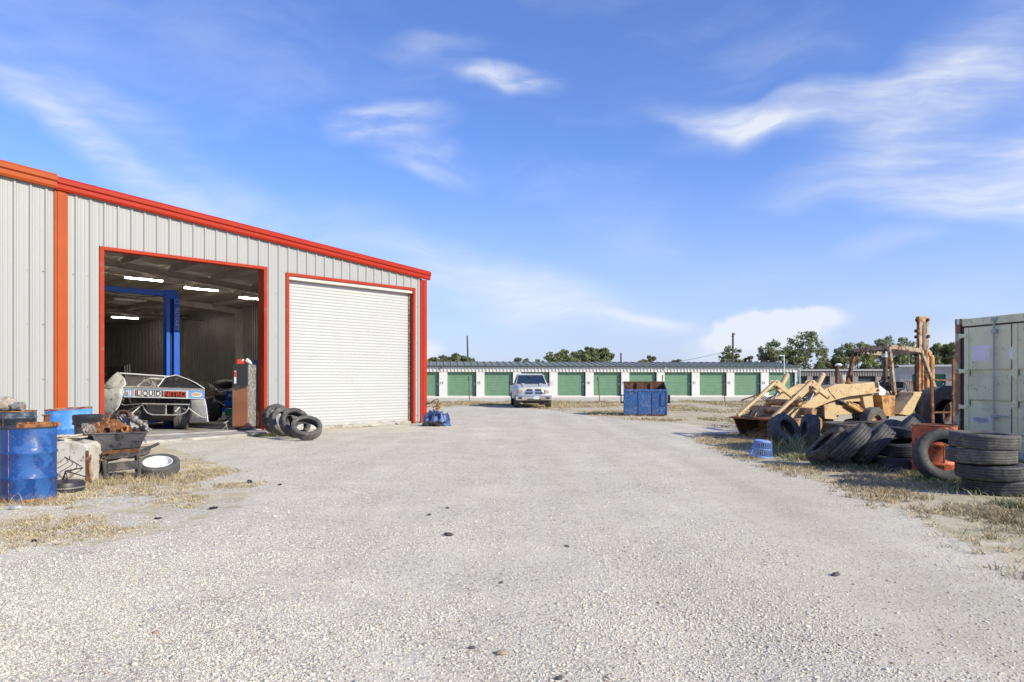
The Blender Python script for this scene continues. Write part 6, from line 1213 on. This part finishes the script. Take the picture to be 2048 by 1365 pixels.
# laundry basket, upside down
LBp = G(1527,914); lbk = empty('laundry_basket', (LBp.x, LBp.y+.15, -.015), D(12), 'light blue plastic laundry basket lying upside down on the grass edge', 'basket', None, (D(4), D(6), D(12)))
m_lb = mat('light_blue_plastic', (.22,.36,.72), .4, var=.06)
mb = MB(); mb.lathe([(0,.315),(.13,.315),(.148,.305),(.152,.28),(.144,.28),(.135,.298),(0,.305)], 40); mb.build('base', m_lb, lbk, smooth=40)
def rg(z, r, h, t=.008): mb = MB(); mb.lathe([(r,z),(r+.002,z+h/2),(r-.001,z+h),(r-t,z+h),(r-t,z)], 40, close=True); mb.build('hoop', m_lb, lbk, smooth=40)
rg(0,.212,.035,.012); rg(.15,.180,.018)
ns = 30
for z0, z1, r0, r1 in ((.168,.285,.178,.152), (.035,.15,.204,.182)):
    mb = MB()
    for k in range(ns): a = 2*math.pi*k/ns; mb.bar((r0*math.cos(a), r0*math.sin(a), z0-.01), (r1*math.cos(a), r1*math.sin(a), z1+.01), .012, .006, (-math.sin(a), math.cos(a), 0))
    tag(mb.build('slats', m_lb, lbk), kind='stuff')
# ---------------------------------------------------------------- grass, weeds and small things on the ground
def blades(name, X, Y, hgt, wid, mats, probs, label, lean=.6, seed=0):
    k = len(X); r = np.random.RandomState(seed); a = r.uniform(0, 2*np.pi, k); dx, dy = np.cos(a), np.sin(a); z = ground_z(X, Y)-.004
    b_ = r.uniform(0, 2*np.pi, k); ln = r.uniform(.15, lean, k)*hgt*1.6; lx, ly = np.cos(b_)*ln, np.sin(b_)*ln
    w_ = wid*r.uniform(.6,1.3,k)
    v0 = np.stack([X-dx*w_, Y-dy*w_, z], -1); v1 = np.stack([X+dx*w_, Y+dy*w_, z], -1)
    v2 = np.stack([X+lx*.4+dx*w_*.7, Y+ly*.4+dy*w_*.7, z+hgt*.62], -1); v3 = np.stack([X+lx*.4-dx*w_*.7, Y+ly*.4-dy*w_*.7, z+hgt*.62], -1); v4 = np.stack([X+lx, Y+ly, z+hgt], -1)
    V = np.stack([v0,v1,v2,v3,v4], 1).reshape(-1,3); i = 5*np.arange(k)[:,None]
    Fc = np.stack([i+[0,1,2], i+[0,2,3], i+[3,2,4]], 1).reshape(-1,3)
    o = np_mesh(name, V, Fc, mats, np.repeat(r.choice(len(mats), k, p=probs), 3)); return tag(o, label, None, None, 'stuff')
m_g = [mat('straw_dry',(.56,.455,.29),.8,var=.25,vscale=1.5,spec=.2), mat('straw_brown',(.40,.30,.18),.8,var=.25,vscale=1.5,spec=.2), mat('grass_green',(.17,.22,.075),.75,var=.3,vscale=1.5,spec=.2), mat('grass_grey',(.28,.29,.16),.8,var=.25,vscale=1.5,spec=.2)]
rg_ = np.random.RandomState(17)
def clump(X, Y, k, sp_): 
    X = np.repeat(X, k)+rg_.normal(size=len(X)*k)*sp_; Y = np.repeat(Y, k)+rg_.normal(size=len(Y)*k)*sp_; return X, Y
def cand(n_, x0, x1, y0, y1): return rg_.uniform(x0, x1, n_), rg_.uniform(y0, y1, n_)
ONSLAB = [tuple(B(s, w, 0)[:2]) for s, w in ((-.1,-.1),(5.3,-.1),(5.3,-.6),(6.6,-1.0),(8.4,-1.4),(10.4,-1.6),(11.3,-1.6),(11.3,-.03),(24,-.03),(24,28),(-.1,28))]
def keep(X, Y, p): 
    p = np.where(sdist(ONSLAB, X, Y) > -.02, 0, p); k = rg_.rand(len(X)) < p; return X[k], Y[k]
# dry patches in the left foreground
X, Y = cand(60000, -12, -2.3, 5.2, 15.5); d = sdist(LEFTPATCH, X, Y); pat = np.clip((fbm(X, Y*1.2, .8, 41)-.44)*8, 0, 1)
X, Y = keep(X, Y, np.clip(d/.4+.6, 0, 1)*pat*.42); X, Y = clump(X, Y, 10, .035)
blades('dry_grass', X, Y, rg_.uniform(.012,.05,len(X)), .0042, m_g, [.5,.38,.04,.08], 'short dry grass tufts over the gravel at the lower left', 1.6, 1)
# taller dry fringe around the wheelbarrow and drums
X, Y = cand(3000, -10.5, -4.4, 8.2, 12.2); d1_ = np.exp(-((X-P(215,762,10.2).x)/1.1)**2-((Y-10.15)/.35)**2)+np.exp(-((X+5.9)/.6)**2-((Y-8.45)/.25)**2)*.8+np.exp(-((X-P(310,762,10.4).x)/.5)**2-((Y-10.35)/.16)**2)
X, Y = keep(X, Y, np.clip(d1_, 0, 1)*.75); X, Y = clump(X, Y, 9, .02)
blades('tall_dry_grass', X, Y, rg_.uniform(.05,.17,len(X)), .0028, m_g, [.62,.26,.06,.06], 'tall straw at the feet of the wheelbarrow and drums', 1.0, 2)
# verge on the right: dry edge, greener by the tyres
VERGE = px((1390,872),(1440,898),(1540,932),(1640,962),(1760,1002),(1850,1042),(1950,1085),(2048,1140),(2200,1200),(2300,1050)) + [(13,9),(14,24),(8,24)] + px((1500,866),)
X, Y = cand(110000, 3, 13, 5.0, 22); d = sdist(VERGE, X, Y); pat = np.clip((fbm(X, Y, .7, 51)-.38)*6, 0.06, 1)
X, Y = keep(X, Y, np.clip(d/.8+.4, 0, 1)*pat*.62); gsel = sdist(GREEN1, X, Y) > .15
Xd, Yd_ = clump(X[~gsel], Y[~gsel], 8, .03); blades('dry_grass', Xd, Yd_, rg_.uniform(.015,.075,len(Xd)), .0048, m_g, [.56,.30,.05,.09], 'dry grass along the curved gravel edge at the right', 1.4, 3)
Xg, Yg = clump(X[gsel], Y[gsel], 9, .04); blades('green_grass', Xg, Yg, rg_.uniform(.03,.14,len(Xg)), .0055, m_g, [.20,.10,.38,.32], 'patchy green and dry grass around the tyre piles', 1.2, 4)
# weeds between tyres and under the loader
X, Y = cand(2600, 4.8, 12.5, 12.5, 20.5); w_ = np.exp(-((X-P(1600,762,15.2).x)/.55)**2-((Y-15.1)/.5)**2)+.8*np.exp(-((X-P(1800,762,15).x)/1.6)**2-((Y-15.6)/1.6)**2)+.8*np.exp(-((X-P(1850,762,14).x)/.7)**2-((Y-14.0)/1.0)**2)+.5*np.exp(-((X-P(1660,762,14).x)/.6)**2-((Y-14.6)/.8)**2)
X, Y = keep(X, Y, np.clip(w_, 0, 1)*.8); X, Y = clump(X, Y, 12, .04)
blades('tall_weeds', X, Y, rg_.uniform(.10,.42,len(X)), .005, m_g, [.26,.14,.38,.22], 'tall green and straw weeds between the tyres and the loader', .8, 5)
# far dry field
X, Y = cand(60000, -9, 34, 22, 50); d = sdist(YARD, X, Y); pat = np.clip((fbm(X, Y, 2.2, 61)-.42)*6, 0, 1)
X, Y = keep(X, Y, (d < -.1)*pat*.5*(sdist(FARROAD, X, Y) < 0)); X, Y = clump(X, Y, 8, .10)
blades('field_grass', X, Y, rg_.uniform(.03,.10,len(X)), .014, m_g, [.40,.38,.10,.12], 'dry brown grass of the field before the storage buildings', 1.5, 6)
# fence-line weeds by the storage drive
X, Y = cand(9000, -9, 34, 46.5, 50.5); X, Y = keep(X, Y, np.clip((fbm(X, Y, 1.2, 71)-.5)*5, 0, 1)*.7); X, Y = clump(X, Y, 6, .10)
blades('field_grass', X, Y, rg_.uniform(.05,.2,len(X)), .012, m_g, [.42,.38,.10,.10], 'straw-coloured weeds along the line of thin posts', 1.0, 7)
# weeds at the jamb
X, Y = cand(60, 0, 1, 0, 1); p0 = G(527,872); X = p0.x+(X-.5)*.6; Y = p0.y+(Y-.5)*.3; X, Y = clump(X, Y, 10, .03); blades('jamb_weeds', X, Y, rg_.uniform(.04,.16,len(X)), .004, m_g, [.3,.1,.4,.2], 'few green weeds at the foot of the right bay jamb', .9, 8)
# single dark stones and scraps on the drive
m_drk = mat('dark_stone', (.10,.085,.085), .8, var=.2)
def chip(x, y, s, lab, cat='stone', mm=None, name='stone', fl=.45):
    g0 = G(x, y); gz = float(ground_z(np.array([g0.x]), np.array([g0.y]))[0]); rr = random.Random(int(x*7+y)); mb = MB(); mb.ball((0,0,0), s, 7, (1.3*rr.uniform(.9,1.1),.8,fl), Matrix.Rotation(rr.random()*3,3,'Z'))
    mb.v = [tuple(c*(1+rr.uniform(-.14,.14)) for c in v) for v in mb.v]; tag(mb.build(name, mm or m_drk, loc=(g0.x, g0.y, gz+s*fl*.55)), lab, cat)
chip(897,1067,.045,'largest dark reddish stone on the open gravel'); chip(859,1027,.028,'small dark stone above and left of the reddish stone'); chip(895,1013,.024,'tiny dark chip farthest up the open gravel'); chip(427,1015,.05,'flat black scrap on the gravel below the roller door tyres','scrap',m_black,'rubber_scrap',.35)
chip(499,963,.05,'dark upright chip near the dry patch below the tyres','scrap',m_black,'rubber_scrap',.6); chip(69,1078,.035,'dark scrap in the straw at the lower left','scrap',m_black,'rubber_scrap',.35); chip(1134,1088,.02,'small grey chip right of the reddish stone'); chip(1672,1144,.035,'dark stone on the dusty right of the drive',mm=m_drk); chip(1002,1301,.03,'tan pebble low in the middle of the drive',mm=m_st[3]); chip(1119,1350,.022,'small dark pebble at the bottom middle'); chip(1003,1160,.02,'tiny chip left of centre on the gravel')
chip(560,967,.03,'dark chip right of the upright scrap',mm=m_black); chip(316,1035,.03,'small dark scrap in the dry patch',mm=m_black); chip(944,1290,.02,'brown pebble beside the tan pebble',mm=m_drk)
